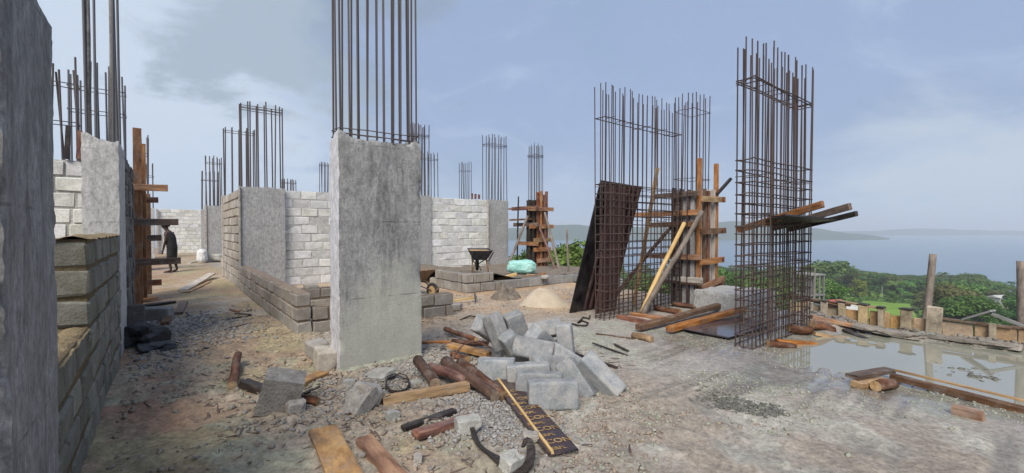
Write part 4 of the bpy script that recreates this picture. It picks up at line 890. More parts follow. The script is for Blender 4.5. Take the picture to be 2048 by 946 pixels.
# loose blocks elsewhere
block('grey block lying across the passage floor beyond the black sheeting', GG(312, 640) + Vector((0, 0, .10)), (R(4), 0, R(8)), 'block_grey', (1.12, 1, 1), None, 1)
block('block standing on end against the pale column foot', UV(-.34, 8.3, .2), (0, R(88), AX + R(4)), 'block_dark', (1, .8, 1), None, 2)
block('single brown block lying on the sandy floor near the pick', GG(909, 620) + Vector((0, 0, .06)), (0, 0, R(-6)), 'block_brown', (.62, 1.2, .5), None, 0)
block('pale block lying before the first wheelbarrow', GG(852, 609) + Vector((0, 0, .1)), (0, 0, R(5)), 'block_tan', (.95, 1.3, .9), None, 1)
block('pale block half hidden at the left foot of the tall foreground column', GG(650, 735) + Vector((0, 0, .10)), (R(4), 0, AX + R(82)), 'block_tan', (.85, 1.1, .95), None, 2)
block('second pale block behind the one at the tall column foot', GG(636, 715) + Vector((0, 0, .09)), (R(-6), 0, AX + R(94)), 'block_brown', (.7, 1.1, .9), None, 3)
block('corner block set alone on the end of the low tan wall', UV(1.73, 7.1, .635), (0, 0, AX + R(92)), 'block_brown', (.6, .9, .30), None, 3)

# ------------------------------------------------------------------ foreground timber and rubble
gl('dark upright-lying log left of the big concrete lump', (462, 780), (478, 728), .042, .040, 'bark', 0, .06)
def rock(label, px, py, sx, sy, sz, rot, m='rock', seed=1, name='concrete_lump', lift=.32, flat=.3, cat='rubble', cl=.86):
    p = GG(px, py); p.z += sz * lift
    return tag(obj(name, rock_mesh(name, sx, sy, sz, seed, flat, 3, cl), m, None, p, tuple(R(a) for a in rot)), label, cat)
rock('big tan concrete lump lying left of the tall column foot', 562, 812, .27, .22, .30, (8, 16, 24), 'rock', 2, flat=.22, cl=.68)
rock('small broken chunk against the big tan lump', 592, 822, .12, .12, .10, (0, 0, 40), 'rock', 5)
rock('pointed grey rock right of the big tan lump', 726, 818, .20, .18, .24, (10, 20, 60), 'rock', 7, flat=.4)
rock('pale thin flake of concrete at the tall column foot', 756, 757, .30, .17, .045, (12, -10, -30), 'rock_pale', 9, lift=.9, flat=.5)
rock('pale broken lump at the column foot left of the flake', 700, 772, .10, .09, .07, (0, 0, 10), 'rock_pale', 10)
rock('white lump in the gravel near the red plank', 936, 858, .16, .12, .10, (0, 0, 20), 'rock_pale', 12)
rock('white lump held in the curled bark strip', 1024, 938, .14, .10, .10, (0, 0, 50), 'rock_pale', 13)
rock('small brown rock behind the dark plank', 856, 815, .10, .08, .07, (0, 0, 30), 'rock', 14)
rock('squared tan stone between the grey rock and the gravel', 785, 838, .09, .06, .07, (0, 10, 35), 'rock_pale', 15, flat=.15)
rock('grey stone in the gravel by the printed board', 1062, 880, .10, .09, .06, (0, 0, 0), 'rock', 16)
rock('lone brown stone on the passage floor', 498, 622, .07, .06, .05, (0, 0, 0), 'rock', 17)
rock('small stone near the bottom edge left of the bark strip', 836, 925, .05, .1, .05, (0, 0, 10), 'rock', 18)
rock('flat tan stone beside the logs', 832, 770, .12, .10, .05, (0, 0, 10), 'rock_pale', 19)
gp('orange plank with white mortar behind the big tan lump', (576, 782), (646, 752), .13, .05, 'wood_mottled')
gp('dark stub of wood left of the big tan lump', (488, 776), (534, 788), .10, .06, 'wood_dark', .02, 0)
gl('log with a pale cut end right of the big tan lump', (594, 803), (636, 812), .035, .038, 'bark')
gp('dark flat strip lying right of the cut log', (608, 790), (676, 760), .035, .02, 'wood_dark')
gp('long tan beam lying under the red logs', (766, 810), (938, 786), .085, .075, 'wood_tan', .0, .03)
gl('dark red log end standing up left of the log heap', (838, 752), (868, 792), .052, .050, 'bark', .12, .06)
gl('orange-red log in the middle of the log heap', (864, 760), (930, 782), .055, .045, 'wood_red', .08, .05)
gl('long split log sloping across the log heap', (892, 752), (990, 806), .055, .05, 'bark', .10, .0)
gl('rightmost log of the heap touching the printed board', (922, 748), (1004, 804), .048, .052, 'bark', .08, .0)
gp('black charred plank lying below the long tan beam', (806, 862), (908, 826), .07, .035, 'wood_dark')
gp('red plank lying beside the black charred plank', (832, 876), (942, 842), .09, .05, 'wood_red')
gp('wide mottled orange plank at the bottom edge of the view', (646, 862), (694, 968), .19, .03, 'wood_mottled')
gp('narrower worn orange plank at the bottom edge', (728, 886), (812, 985), .12, .05, 'wood_orange')
gp('grey-orange plank pointing left from the block heap', (900, 704), (978, 722), .12, .05, 'wood_mottled', .06, .05)
gl('thin log behind the pointing plank', (892, 668), (952, 694), .035, .03, 'bark', .04, .06)
gl('second thin log crossing behind the pointing plank', (905, 690), (975, 700), .03, .03, 'bark', .02, .05)
gl('short red log under the pointing plank', (905, 716), (935, 726), .04, .04, 'bark')
gp('orange batten lying right of the tall column', (844, 686), (920, 686), .06, .03, 'wood_orange')
gp('dark batten lying below the orange batten', (846, 700), (892, 700), .05, .02, 'wood_dark')
gp('dark stick lying behind the block heap to the right', (1140, 706), (1234, 738), .03, .025, 'wood_dark', cat='stick')
gp('short dark stick near the right of the block heap', (1185, 690), (1255, 712), .02, .015, 'wood_dark', .02, 0, cat='stick')
gp('weathered plank lying in the passage near the worker', (366, 584), (424, 556), .20, .04, 'wood_pale', .02, .12)
gp('second weathered plank under the passage plank', (372, 586), (416, 564), .16, .03, 'wood_tan')
gp('short brown plank on the passage floor by the grey block', (356, 630), (368, 606), .13, .05, 'wood_brown')
gp('small orange stick on the passage floor', (460, 620), (478, 625), .04, .03, 'wood_orange', cat='stick')
gp('dark offcut beside the grey block in the passage', (330, 652), (338, 634), .11, .07, 'wood_brown', cat='offcut')
gp('orange plank lying at the left formwork foot', (262, 608), (312, 602), .14, .04, 'wood_orange', .05, .05)
gp('black plank lying at the left formwork foot', (258, 618), (345, 606), .2, .05, 'wood_dark')
for i, (a, b_) in enumerate((((452, 640), (502, 632)), ((446, 662), (498, 648)), ((470, 628), (500, 630)))):
    gp(['bent dark twig on the passage floor, middle one', 'bent dark twig on the passage floor, nearest one', 'bent dark twig on the passage floor, farthest one'][i], a, b_, .03, .02, 'wood_dark', cat='twig')
# black sheeting by the left wall
for i, (px, py, a, b_, h, lb) in enumerate(((278, 690, .42, .40, .34, 'crumpled black sheeting heaped at the left wall foot'), (312, 700, .35, .22, .10, 'flat black rubble slab right of the crumpled sheeting'), (300, 675, .3, .3, .2, 'small black lump behind the crumpled sheeting'))):
    p = GG(px, py); p.z += h * .3; tag(obj('black_sheeting', rock_mesh('black_sheeting', a, b_, h, 30 + i, .6, 3), 'tarp_black', None, p, (.2, .1, i)), lb, 'sheeting')
gp('grey flat board in the rubble by the black sheeting', (286, 700), (310, 672), .12, .03, 'wood_brown', 0, .05)
gp('thin slab leaning at the foot of the dark block wall', (262, 668), (290, 650), .10, .05, 'wood_pale', .0, .0)

# printed board with its lettering
p0, p1 = GG(1004, 768), GG(1128, 912); p0.z = .05; p1.z = .03
pb = plank('printed_board', p0, p1, .215, .018, 'film_brown', 'dark printed plywood strip with yellow lettering before the block heap', 'board', lift=False)
def text_mesh(s, size):
    cu = bpy.data.curves.new('lettering', 'FONT'); cu.body = s; cu.size = size; cu.align_x = 'LEFT'; cu.extrude = .0004; cu.offset = .0012
    o = bpy.data.objects.new('lettering', cu); C.objects.link(o); dg = bpy.context.evaluated_depsgraph_get(); me = bpy.data.meshes.new_from_object(o.evaluated_get(dg))
    bpy.data.objects.remove(o); bpy.data.curves.remove(cu); return me
ln = (p1 - p0).length; tc_, ts_ = text_mesh('CON', .082), text_mesh('SERPL', .052)
x = .34; i = 0
while x < ln - .02:
    me = ts_ if i % 2 else tc_
    o = obj('lettering', me, 'print_yellow', pb, (x, -.085 if i % 2 else -.06, .0115), (0, 0, R(90))); o.location.y = -.10 if i % 2 else -.075
    x += .085 if i % 2 == 0 else .105; i += 1
q0, q1 = GG(993, 766), GG(1105, 916); q0.z += .055; q1.z += .03
plank('yellow_batten', q0, q1, .018, .03, 'wood_yellow', 'thin yellow batten along the left edge of the printed strip', 'batten', lift=False)

# curled bark strip, wires
def strip(name, pts, w, t, m, label, cat):
    P = [Vector(p) for p in pts]; Q = []
    for i in range(len(P) - 1):
        for k in range(4):
            f = k / 4; a, b_, c_, d_ = P[max(i - 1, 0)], P[i], P[i + 1], P[min(i + 2, len(P) - 1)]
            Q.append(.5 * ((2 * b_) + (c_ - a) * f + (2 * a - 5 * b_ + 4 * c_ - d_) * f * f + (3 * b_ - a - 3 * c_ + d_) * f ** 3))
    Q.append(P[-1]); V = []; F = []
    for i, p in enumerate(Q):
        tt = (Q[min(i + 1, len(Q) - 1)] - Q[max(i - 1, 0)]).normalized(); s = tt.cross(Vector((0, 0, 1))); s = s.normalized() if s.length > .01 else Vector((1, 0, 0)); n = s.cross(tt)
        tw = .5 * math.sin(i * .35); s2 = s * math.cos(tw) + n * math.sin(tw); n2 = n * math.cos(tw) - s * math.sin(tw)
        ww = w * (.35 + .65 * math.sin(math.pi * min(1, (i + 2) / (len(Q) + 2))))
        for a, b_ in ((-1, -1), (1, -1), (1, 1), (-1, 1)): V.append(p + s2 * a * ww / 2 + n2 * b_ * t / 2)
    for i in range(len(Q) - 1):
        for k in range(4): F.append([i * 4 + k, i * 4 + (k + 1) % 4, i * 4 + 4 + (k + 1) % 4, i * 4 + 4 + k])
    F += [[0, 1, 2, 3], [len(V) - 1 - k for k in range(4)]]
    return tag(obj(name, mesh(name, V, F), m), label, cat)
def gpts(L, zs): return [GG(*p) + Vector((0, 0, z)) for p, z in zip(L, zs)]
strip('bark_strip', gpts([(944, 872), (957, 897), (990, 923), (1020, 944), (1043, 950), (1058, 940), (1062, 925), (1054, 914), (1046, 922)], [.06, .03, .03, .03, .03, .05, .09, .12, .09]), .07, .010, 'wood_dark', 'curled strip of dark bark at the bottom edge of the view', 'bark')
def wire(label, pts, r=.005, m='wood_dark', name='wire', cat='wire'):
    V, F = tube(pts, r, 6); return tag(obj(name, mesh(name, V, F, True), m), label, cat)
def loop(px, py, rx, ry, n=12, z=.03, turns=1.0, ph=0):
    return [GG(px + rx * math.cos(ph + 2 * math.pi * turns * i / n), py + ry * math.sin(ph + 2 * math.pi * turns * i / n)) + Vector((0, 0, z + .05 * abs(math.sin(i * .9)))) for i in range(n + 1)]
wire('tangle of dark wire between the grey rock and the logs', loop(795, 778, 24, 20, 22, .02, 2.6), .006)
wire('loose dark wire loop beside the grey rock', loop(766, 800, 18, 10, 14, .02, 1.3), .006)
wire('dark hose loop right of the block heap', [GG(1138, 648) + Vector((0, 0, .02)), GG(1155, 653) + Vector((0, 0, .02)), GG(1172, 654) + Vector((0, 0, .02)), GG(1176, 648) + Vector((0, 0, .02)), GG(1164, 644) + Vector((0, 0, .02)), GG(1156, 648) + Vector((0, 0, .02)), GG(1166, 637) + Vector((0, 0, .02)), GG(1178, 640) + Vector((0, 0, .02)), GG(1180, 634) + Vector((0, 0, .02))], .014, 'rubber', 'hose', 'hose')
wire('thin curved stick on the sandy floor before the pick', [GG(920, 640), GG(940, 635) + Vector((0, 0, .03)), GG(965, 636)], .012, 'wood_dark', 'bent_stick', 'stick')
strip('bark_strip', gpts([(900, 740), (925, 720), (955, 712), (985, 715)], [.08, .16, .16, .10]), .05, .008, 'bark', 'curved bark strip arching over the pointing plank', 'bark')
strip('bark_strip', gpts([(915, 735), (932, 742), (955, 738), (975, 726)], [.03, .06, .05, .06]), .06, .008, 'bark', 'flat bark strip behind the log heap', 'bark')

# ------------------------------------------------------------------ the sandy yard: heaps, pick, barrows, sacks
def heap(label, px0, px1, py, h, m, name, seed, cat):
    a, b_ = G(px0, py), G(px1, py); c = (a + b_) / 2; rad = (b_ - a).length / 2; V = []; F = []; nr, na = 16, 40
    c.y += rad * .55
    for i in range(nr + 1):
        f = i / nr
        for k in range(na):
            an = 2 * math.pi * k / na; rr = f * rad * (1 + .16 * mnoise.noise(Vector((math.cos(an) * 1.3, math.sin(an) * 1.3, seed))))
            x, y = rr * math.cos(an), rr * math.sin(an) * .85; z = h * (math.cos(min(1, f) * math.pi / 2) ** 1.25 if name == 'sand_heap' else math.cos(f * math.pi / 2) * (1 + .6 * mnoise.noise(Vector((x * 6, y * 6, seed))))) + .015 * mnoise.noise(Vector((x * 9, y * 9, seed)))
            V.append(Vector((x - (.12 * rad * (1 - f)), y, z - .05)))
    for i in range(nr):
        for k in range(na): F.append([i * na + k, (i + 1) * na + k, (i + 1) * na + (k + 1) % na, i * na + (k + 1) % na])
    return tag(obj(name, mesh(name, V, F, True), m, None, c), label, cat)
heap('pale conical sand heap before the block kerb', 1034, 1152, 614, .38, 'sand', 'sand_heap', 1, 'heap')
heap('low dark earth heap left of the sand heap', 978, 1046, 600, .30, 'dirt', 'earth_heap', 2, 'heap')
pk = thing('pick_tool', 'pick with a long yellow wooden handle on the sandy floor', 'tool', GG(856, 612))
attach(plank('handle', GG(855, 612) + Vector((0, 0, .03)), GG(948, 604) + Vector((0, 0, .09)), .04, .04, 'wood_yellow', lift=False), pk)
V, F = tube([GG(951, 606) + Vector((0, 0, -.02)), GG(951, 604) + Vector((0, 0, .10)), GG(949, 603) + Vector((0, 0, .20))], [.010, .026, .008], 6); hd = obj('head', mesh('head', [v - pk.location for v in V], F), 'steel_dark', pk)
def wheelbarrow(label, loc, rotz, sc_, tray_m, in_m):
    t = thing('wheelbarrow', label, 'wheelbarrow', loc, rotz)
    S = lambda *p: Vector(p) * sc_
    # tray: open tapered pan, x = forward
    top = [(-.42, -.33, .62), (.42, -.30, .66), (.42, .30, .66), (-.42, .33, .62)]; bot = [(-.22, -.18, .36), (.16, -.17, .38), (.16, .17, .38), (-.22, .18, .36)]
    V = [S(*p) for p in top + bot] + [S(p[0] * .97, p[1] * .97, p[2] - .004) for p in top] + [S(p[0] * .95, p[1] * .95, p[2] + .012) for p in bot]
    F = [[i, (i + 1) % 4, (i + 1) % 4 + 4, i + 4][::-1] for i in range(4)] + [[4, 5, 6, 7][::-1]] + [[8 + i, 8 + (i + 1) % 4, 12 + (i + 1) % 4, 12 + i] for i in range(4)] + [[12, 13, 14, 15]] + [[i, (i + 1) % 4, 8 + (i + 1) % 4, 8 + i] for i in range(4)]
    obj('tray', mesh('tray', V, F), tray_m, t)
    V, F = cbox(.70 * sc_, .5 * sc_, .03 * sc_, .01, .01); obj('load', mesh('load', V, F), in_m, t, S(0, 0, .60))
    for s in (-1, 1):
        V, F = tube([S(.62, s * .05, .20), S(.16, s * .17, .345), S(-.3, s * .22, .34), S(-.75, s * .27, .55), S(-.95, s * .27, .60)], .016 * sc_, 7); obj('handle', mesh('handle', V, F, True), 'steel_dark', t)
        V, F = tube([S(-.25, s * .20, .36), S(-.34, s * .22, .0), S(-.20, s * .22, .0), S(-.05, s * .19, .35)], .014 * sc_, 6); obj('leg', mesh('leg', V, F, True), 'barrow_rust', t)
    V, F = tube([S(.45, -.10, .0), S(.70, -.1, .05), S(.86, 0, .30), S(.70, .1, .05), S(.45, .1, .0)], .012 * sc_, 6); obj('guard', mesh('guard', V, F, True), 'barrow_rust', t)
    wh = obj('wheel', None, None, t, S(.62, 0, .19)); n = 20
    V = []; F = []
    for i in range(n):
        a = 2 * math.pi * i / n
        for k in range(8):
            b_ = 2 * math.pi * k / 8; r = .155 + .038 * math.cos(b_); V.append(S(r * math.cos(a), .042 * math.sin(b_), r * math.sin(a)))
    for i in range(n):
        for k in range(8): F.append([i * 8 + k, i * 8 + (k + 1) % 8, ((i + 1) % n) * 8 + (k + 1) % 8, ((i + 1) % n) * 8 + k])
    obj('tyre', mesh('tyre', V, F, True), 'rubber', wh)
    V, F = tube([S(0, -.02, 0), S(0, .02, 0)], .118 * sc_, 16); obj('rim', mesh('rim', V, F), 'barrow_tray', wh)
    return t
wheelbarrow('rusty wheelbarrow half hidden behind the tall foreground column', GG(831, 592), R(-38), .9, 'barrow_rust', 'dirt')
wheelbarrow('wheelbarrow with upright handles standing on the planter wall', UV(6.45, 9.55, .36), R(100), .95, 'steel_dark', 'barrow_tray')
def sack(label, p, sx, sy, sz, m, seed, rotz=0, waist=.0):
    import bmesh
    bm = bmesh.new(); bmesh.ops.create_icosphere(bm, subdivisions=5, radius=1)
    for v in bm.verts:
        q = v.co.copy(); e = lambda a: math.copysign(abs(a) ** .7, a)
        w = 1 - waist * math.exp(-((q.x + .15) / .22) ** 2)
        n = 1 + .10 * mnoise.noise(q * 2.2 + Vector((seed, 0, 0))) + .05 * mnoise.noise(q * 7 + Vector((0, seed, 0)))
        v.co = Vector((e(q.x) * sx / 2 * n, e(q.y) * sy / 2 * n * w, max(-.42, e(q.z) * .5 * w * n) * sz))
    me = bpy.data.meshes.new('sack'); bm.to_mesh(me); bm.free(); me.polygons.foreach_set('use_smooth', [True] * len(me.polygons))
    return tag(obj('sack', me, m, None, p, (0, 0, rotz)), label, 'sack')
p = D(1043, 545, 12.6); p.z += .16; sack('bulging cyan plastic sack lying before the far formwork', p, .82, .5, .42, 'sack_cyan', 3, R(4), .12)
p = GG(404, 526); p.z += .3; sack('white sack standing at the far right of the passage', p, .38, .34, .62, 'sack_white', 5)
p = GG(432, 524); p.z += .2; sack('grey sheet of crumpled sacking beside the white sack', p, .8, .4, .35, 'rock_pale', 6, -.3)
gp('white board lying before the white sack', (378, 527), (402, 522), .14, .05, 'wood_pale')
# timbers and stones heaped behind the kerb
for i, (a, b_, y, m_, w, lb) in enumerate((((993, 560), (1032, 548), 11.4, 'wood_yellow', .08, 'pale yellow timber end poking over the kerb'), ((1003, 566), (1052, 556), 11.6, 'wood_red', .10, 'red timber lying behind the kerb, lowest'), ((1020, 560), (1075, 552), 11.8, 'wood_red', .10, 'red timber lying behind the kerb under the cyan sack'), ((1044, 560), (1090, 548), 12.0, 'wood_orange', .09, 'orange timber lying behind the kerb right of the sack'), ((1055, 550), (1110, 556), 12.2, 'wood_tan', .10, 'tan timber slanting down behind the kerb'))):
    plank('stacked_timber', D(*a, y), D(*b_, y + .4), w, .07, m_, lb, 'timber', lift=False)
p = D(1090, 554, 11.6); tag(obj('concrete_lump', rock_mesh('concrete_lump', .2, .16, .1, 44, .3, 2), 'rock_pale', None, p), 'pale lump lying on the kerb fill behind the sand heap', 'rubble')
for i, (px, lb) in enumerate(((944, 'left'), (951, 'middle'), (958, 'right'))):
    p = PV(px, 398, 13.1); plank('timber_stub', p, p + Vector((0, 0, .2 - .02 * i)), .07, .05, 'wood_red', f'small red timber stub on top of the right white wall, {lb} of three', 'stub', lift=False)

# ------------------------------------------------------------------ worker in the passage
def skin_mesh(name, joints, edges, radii, lev=2):
    me = bpy.data.meshes.new(name); me.from_pydata([tuple(j) for j in joints], edges, []); o = bpy.data.objects.new(name, me); C.objects.link(o)
    md = o.modifiers.new('s', 'SKIN'); sl = me.skin_vertices[0].data
    for i, r in enumerate(radii): sl[i].radius = r if isinstance(r, tuple) else (r, r)
    sl[0].use_root = True
    md2 = o.modifiers.new('d', 'SUBSURF'); md2.levels = lev; md2.render_levels = lev
    dg = bpy.context.evaluated_depsgraph_get(); out = bpy.data.meshes.new_from_object(o.evaluated_get(dg)); bpy.data.objects.remove(o); out.polygons.foreach_set('use_smooth', [True] * len(out.polygons)); return out
def person():
    # local: x = forward (the way he looks), y = his left, z up; stooping forward a little
    gpnt = GG(345, 545); t = thing('person', 'stooping person in black vest and long dark shorts in the passage', 'person', gpnt, R(190)); t.scale = (.94, .94, .96)
    J = [(0, 0, .92), (.02, 0, 1.10), (.05, 0, 1.28), (.10, 0, 1.44), (.15, 0, 1.52), (.20, 0, 1.59), (.225, 0, 1.70),
         (.02, .10, .90), (.05, .11, .50), (-.02, .12, .09), (.12, .13, .035), (.21, .13, .025),
         (.02, -.10, .90), (.0, -.11, .50), (-.10, -.12, .10), (.05, -.12, .035), (.14, -.12, .025),
         (.09, .17, 1.42), (.11, .20, 1.14), (.20, .15, .90), (.23, .13, .83),
         (.09, -.17, 1.42), (.10, -.20, 1.14), (.18, -.17, .90), (.21, -.16, .83)]
    E = [(0, 1), (1, 2), (2, 3), (3, 4), (4, 5), (5, 6), (0, 7), (7, 8), (8, 9), (9, 10), (10, 11), (0, 12), (12, 13), (13, 14), (14, 15), (15, 16), (3, 17), (17, 18), (18, 19), (19, 20), (3, 21), (21, 22), (22, 23), (23, 24)]
    Rd = [(.13, .11), (.12, .10), (.14, .11), (.11, .10), .06, .085, .085, .085, .058, .04, .042, .03, .085, .058, .04, .042, .03, .06, .045, .034, .032, .06, .045, .034, .032]
    obj('body', skin_mesh('body', J, E, Rd), 'skin', t)
    # hands with five fingers each
    for y, x in ((.13, .23), (-.16, .21)):
        Jh = [(x, y, .84), (x + .01, y, .76)]; Eh = [(0, 1)]; Rh = [.026, .036]
        for k, (dy, l) in enumerate(((-.027, .06), (-.009, .075), (.009, .072), (.027, .058))):
            Jh += [(x + .02, y + dy, .735), (x + .035, y + dy * 1.1, .735 - l * .55), (x + .03, y + dy * 1.1, .735 - l)]; b = 2 + 3 * k; Eh += [(1, b), (b, b + 1), (b + 1, b + 2)]; Rh += [.010, .009, .008]
        Jh += [(x + .05, y - .01, .775), (x + .065, y - .01, .745)]; b = len(Jh) - 2; Eh += [(1, b), (b, b + 1)]; Rh += [.011, .009]
        obj('hand', skin_mesh('hand', Jh, Eh, Rh, 1), 'skin', t)
    obj('hair', rock_mesh('hair', .215, .185, .16, 70, .05, 3), 'hair', t, (.205, 0, 1.715), (0, R(20), 0))
    obj('nose', rock_mesh('nose', .035, .03, .045, 71, .1, 1), 'skin', t, (.305, 0, 1.64))
    for s in (-1, 1):
        obj('ear', rock_mesh('ear', .03, .02, .055, 72, .1, 1), 'skin', t, (.205, .085 * s, 1.65)); obj('eye', rock_mesh('eye', .016, .022, .014, 73, .05, 1), 'cloth_black', t, (.296, .032 * s, 1.672))
    obj('mouth', rock_mesh('mouth', .015, .05, .014, 74, .1, 1), 'cloth_black', t, (.295, 0, 1.60))
    # vest and long wide shorts: rings
    def ringed(name, rings, m):
        V = []; F = []; n = 20
        for (cx, cy, cz, rx, ry) in rings:
            for k in range(n):
                a = 2 * math.pi * k / n; w = 1 + .06 * mnoise.noise(Vector((math.cos(a) * 2, math.sin(a) * 2, cz * 5))); V.append((cx + rx * math.cos(a) * w, cy + ry * math.sin(a) * w, cz))
        for i in range(len(rings) - 1):
            for k in range(n): F.append([i * n + k, i * n + (k + 1) % n, (i + 1) * n + (k + 1) % n, (i + 1) * n + k])
        obj(name, mesh(name, V, F, True), m, t)
    ringed('vest', [(.0, 0, .88, .165, .20), (.02, 0, 1.05, .15, .185), (.05, 0, 1.25, .16, .20), (.085, 0, 1.38, .145, .20), (.11, 0, 1.45, .115, .17), (.13, 0, 1.49, .075, .10)], 'cloth_black')
    ringed('shorts', [(0, 0, .96, .145, .18), (.0, 0, .80, .16, .195), (.01, 0, .62, .15, .19), (.02, 0, .50, .145, .185), (.02, 0, .44, .14, .18)], 'cloth_black')
    for x, y in ((.08, .13), (.01, -.12)): obj('sandal', mesh('sandal', *cbox(.27, .095, .035, .012)), 'rubber', t, (x, y, .012))
person()

# ------------------------------------------------------------------ gravel, clods and splinters (beyond counting)
def scatter(name, label, n, region, smin, smax, m, seed, squash=.6, elong=1.0):
    r = np.random.RandomState(seed); import bmesh
    bm = bmesh.new(); bmesh.ops.create_icosphere(bm, subdivisions=1, radius=1); bv = np.array([v.co for v in bm.verts]); bf = np.array([[v.index for v in f.verts] for f in bm.faces]); bm.free()
    P = region(r, n); n = len(P); x = P[:, 0]; y = P[:, 1]; u = x * CA + y * SA; v = -x * SA + y * CA
    z = gheight(u, v); keep = (u > -.35) & (u < 8.8); P = P[keep]; u = u[keep]; v = v[keep]; z = z[keep]; n = len(P)
    s = smin * (smax / smin) ** (r.rand(n) ** 1.8)
    jit = 1 + .75 * (r.rand(n, len(bv), 1) - .5); base = bv[None] * jit
    sc3 = np.stack([s * elong * (.8 + .5 * r.rand(n)), s * (.7 + .5 * r.rand(n)), s * squash * (.7 + .6 * r.rand(n))], -1)[:, None]
    base = base * sc3; a = r.rand(n) * 6.283; ca, sa = np.cos(a)[:, None], np.sin(a)[:, None]; tl = (r.rand(n)[:, None] - .5) * .8
    X = base[..., 0] * ca - base[..., 1] * sa; Y = base[..., 0] * sa + base[..., 1] * ca; Z = base[..., 2] + tl * base[..., 0]
    co = np.stack([X + P[:, 0:1], Y + P[:, 1:2], Z + (z + s * squash * .35)[:, None]], -1).reshape(-1, 3)
    fc = (bf[None] + (np.arange(n) * len(bv))[:, None, None]).reshape(-1, 3)
    me = bpy.data.meshes.new(name); me.vertices.add(len(co)); me.vertices.foreach_set('co', co.ravel()); me.loops.add(fc.size); me.loops.foreach_set('vertex_index', fc.ravel()); me.polygons.add(len(fc)); me.polygons.foreach_set('loop_start', np.arange(0, fc.size, 3)); me.update(calc_edges=True)
    o = obj(name, me, m); tag(o, label, 'rubble'); kind(o, 'stuff'); return o
def blobs(L):
    def f(r, n):
        w = np.array([b[4] for b in L], float); w /= w.sum(); k = r.choice(len(L), n, p=w); c = np.array([tuple(G(b[0], b[1]))[:2] for b in L])[k]; sx = np.array([b[2] for b in L])[k]; sy = np.array([b[3] for b in L])[k]
        return np.stack([c[:, 0] + r.randn(n) * sx, c[:, 1] + r.randn(n) * sy], -1)
    return f
def field_uv(u0, u1, v0, v1):
    def f(r, n):
        u = u0 + (u1 - u0) * r.rand(n); v = v0 + (v1 - v0) * r.rand(n); k = fbm(u * 1.4, v * 1.4, 4, 91) + .25 * (r.rand(n) - .5) > .48; u = u[k]; v = v[k]
        return np.stack([u * CA - v * SA, u * SA + v * CA], -1)
    return f
scatter('gravel', 'grey crushed gravel spilled before the block heap and the tall column', 5200, blobs([(985, 822, .16, .18, 5), (960, 800, .15, .15, 3), (1020, 860, .14, .14, 3), (930, 860, .14, .10, 3), (780, 775, .30, .22, 4), (860, 745, .25, .2, 3), (690, 800, .3, .3, 2), (890, 720, .2, .2, 1)]), .005, .024, 'gravel', 1)
scatter('gravel', 'grey gravel strewn on the passage floor by the black sheeting', 2600, blobs([(340, 690, .5, .7, 4), (380, 660, .5, .8, 3), (310, 650, .4, .6, 2)]), .008, .035, 'gravel', 2)
scatter('gravel', 'dark gravel streak lying on the raked wet slab', 900, blobs([(1440, 795, .10, .10, 2), (1490, 815, .13, .06, 4), (1530, 826, .08, .04, 3)]), .005, .022, 'wet_clods', 3)
scatter('earth_clods', 'brown earth crumbs scattered over the trampled foreground floor', 20000, field_uv(-.3, 3.6, 1.0, 8.0), .003, .024, 'clods', 4)
scatter('earth_clods', 'greenish mortar crumbs scattered over the trampled foreground floor', 11000, field_uv(.3, 4.6, .3, 6.0), .003, .022, 'clods_green', 5)
scatter('earth_clods', 'sparse crumbs on the raked wet slab', 9000, field_uv(2.8, 6.2, -.3, 4.3), .003, .014, 'clods_green', 6)
scatter('earth_clods', 'brown crumbs on the sandy yard floor', 2600, field_uv(2.2, 8.0, 5.0, 8.6), .006, .026, 'clods', 7)
scatter('silt_clumps', 'dark silt clumps showing above the puddle', 620, blobs([(1790, 702, .14, .04, 3), (1830, 716, .2, .05, 3), (1930, 738, .16, .05, 4), (1970, 748, .10, .05, 3), (1880, 728, .22, .06, 2)]), .006, .030, 'wet_clods', 8, .9, 1.5)
scatter('wood_splinters', 'dark bark splinters and twigs strewn round the logs', 1000, blobs([(700, 860, .5, .25, 2), (480, 760, .5, .4, 2), (1050, 930, .5, .2, 1), (430, 660, .5, .8, 1), (940, 690, .3, .25, 4), (800, 790, .35, .3, 3), (620, 790, .4, .3, 3), (560, 720, .5, .5, 1), (1150, 720, .3, .2, 1), (900, 850, .3, .2, 1)]), .005, .013, 'wood_brown', 9, .5, 6.5)
scatter('rubble_stones', 'broken stones and mortar lumps strewn round the tall column foot', 260, blobs([(700, 790, .45, .35, 4), (820, 800, .35, .3, 3), (600, 860, .45, .25, 2), (900, 880, .4, .2, 2), (560, 740, .4, .4, 1), (330, 690, .4, .5, 2)]), .010, .034, 'rock', 12, .55)
scatter('rubble_crumbs', 'crumbled stones below the edge formwork', 900, lambda r, n: (lambda u, v: np.stack([u * CA - v * SA, u * SA + v * CA], -1))(8.40 + .15 * r.randn(n), -1 + 4 * r.rand(n)), .008, .045, 'crust', 10)

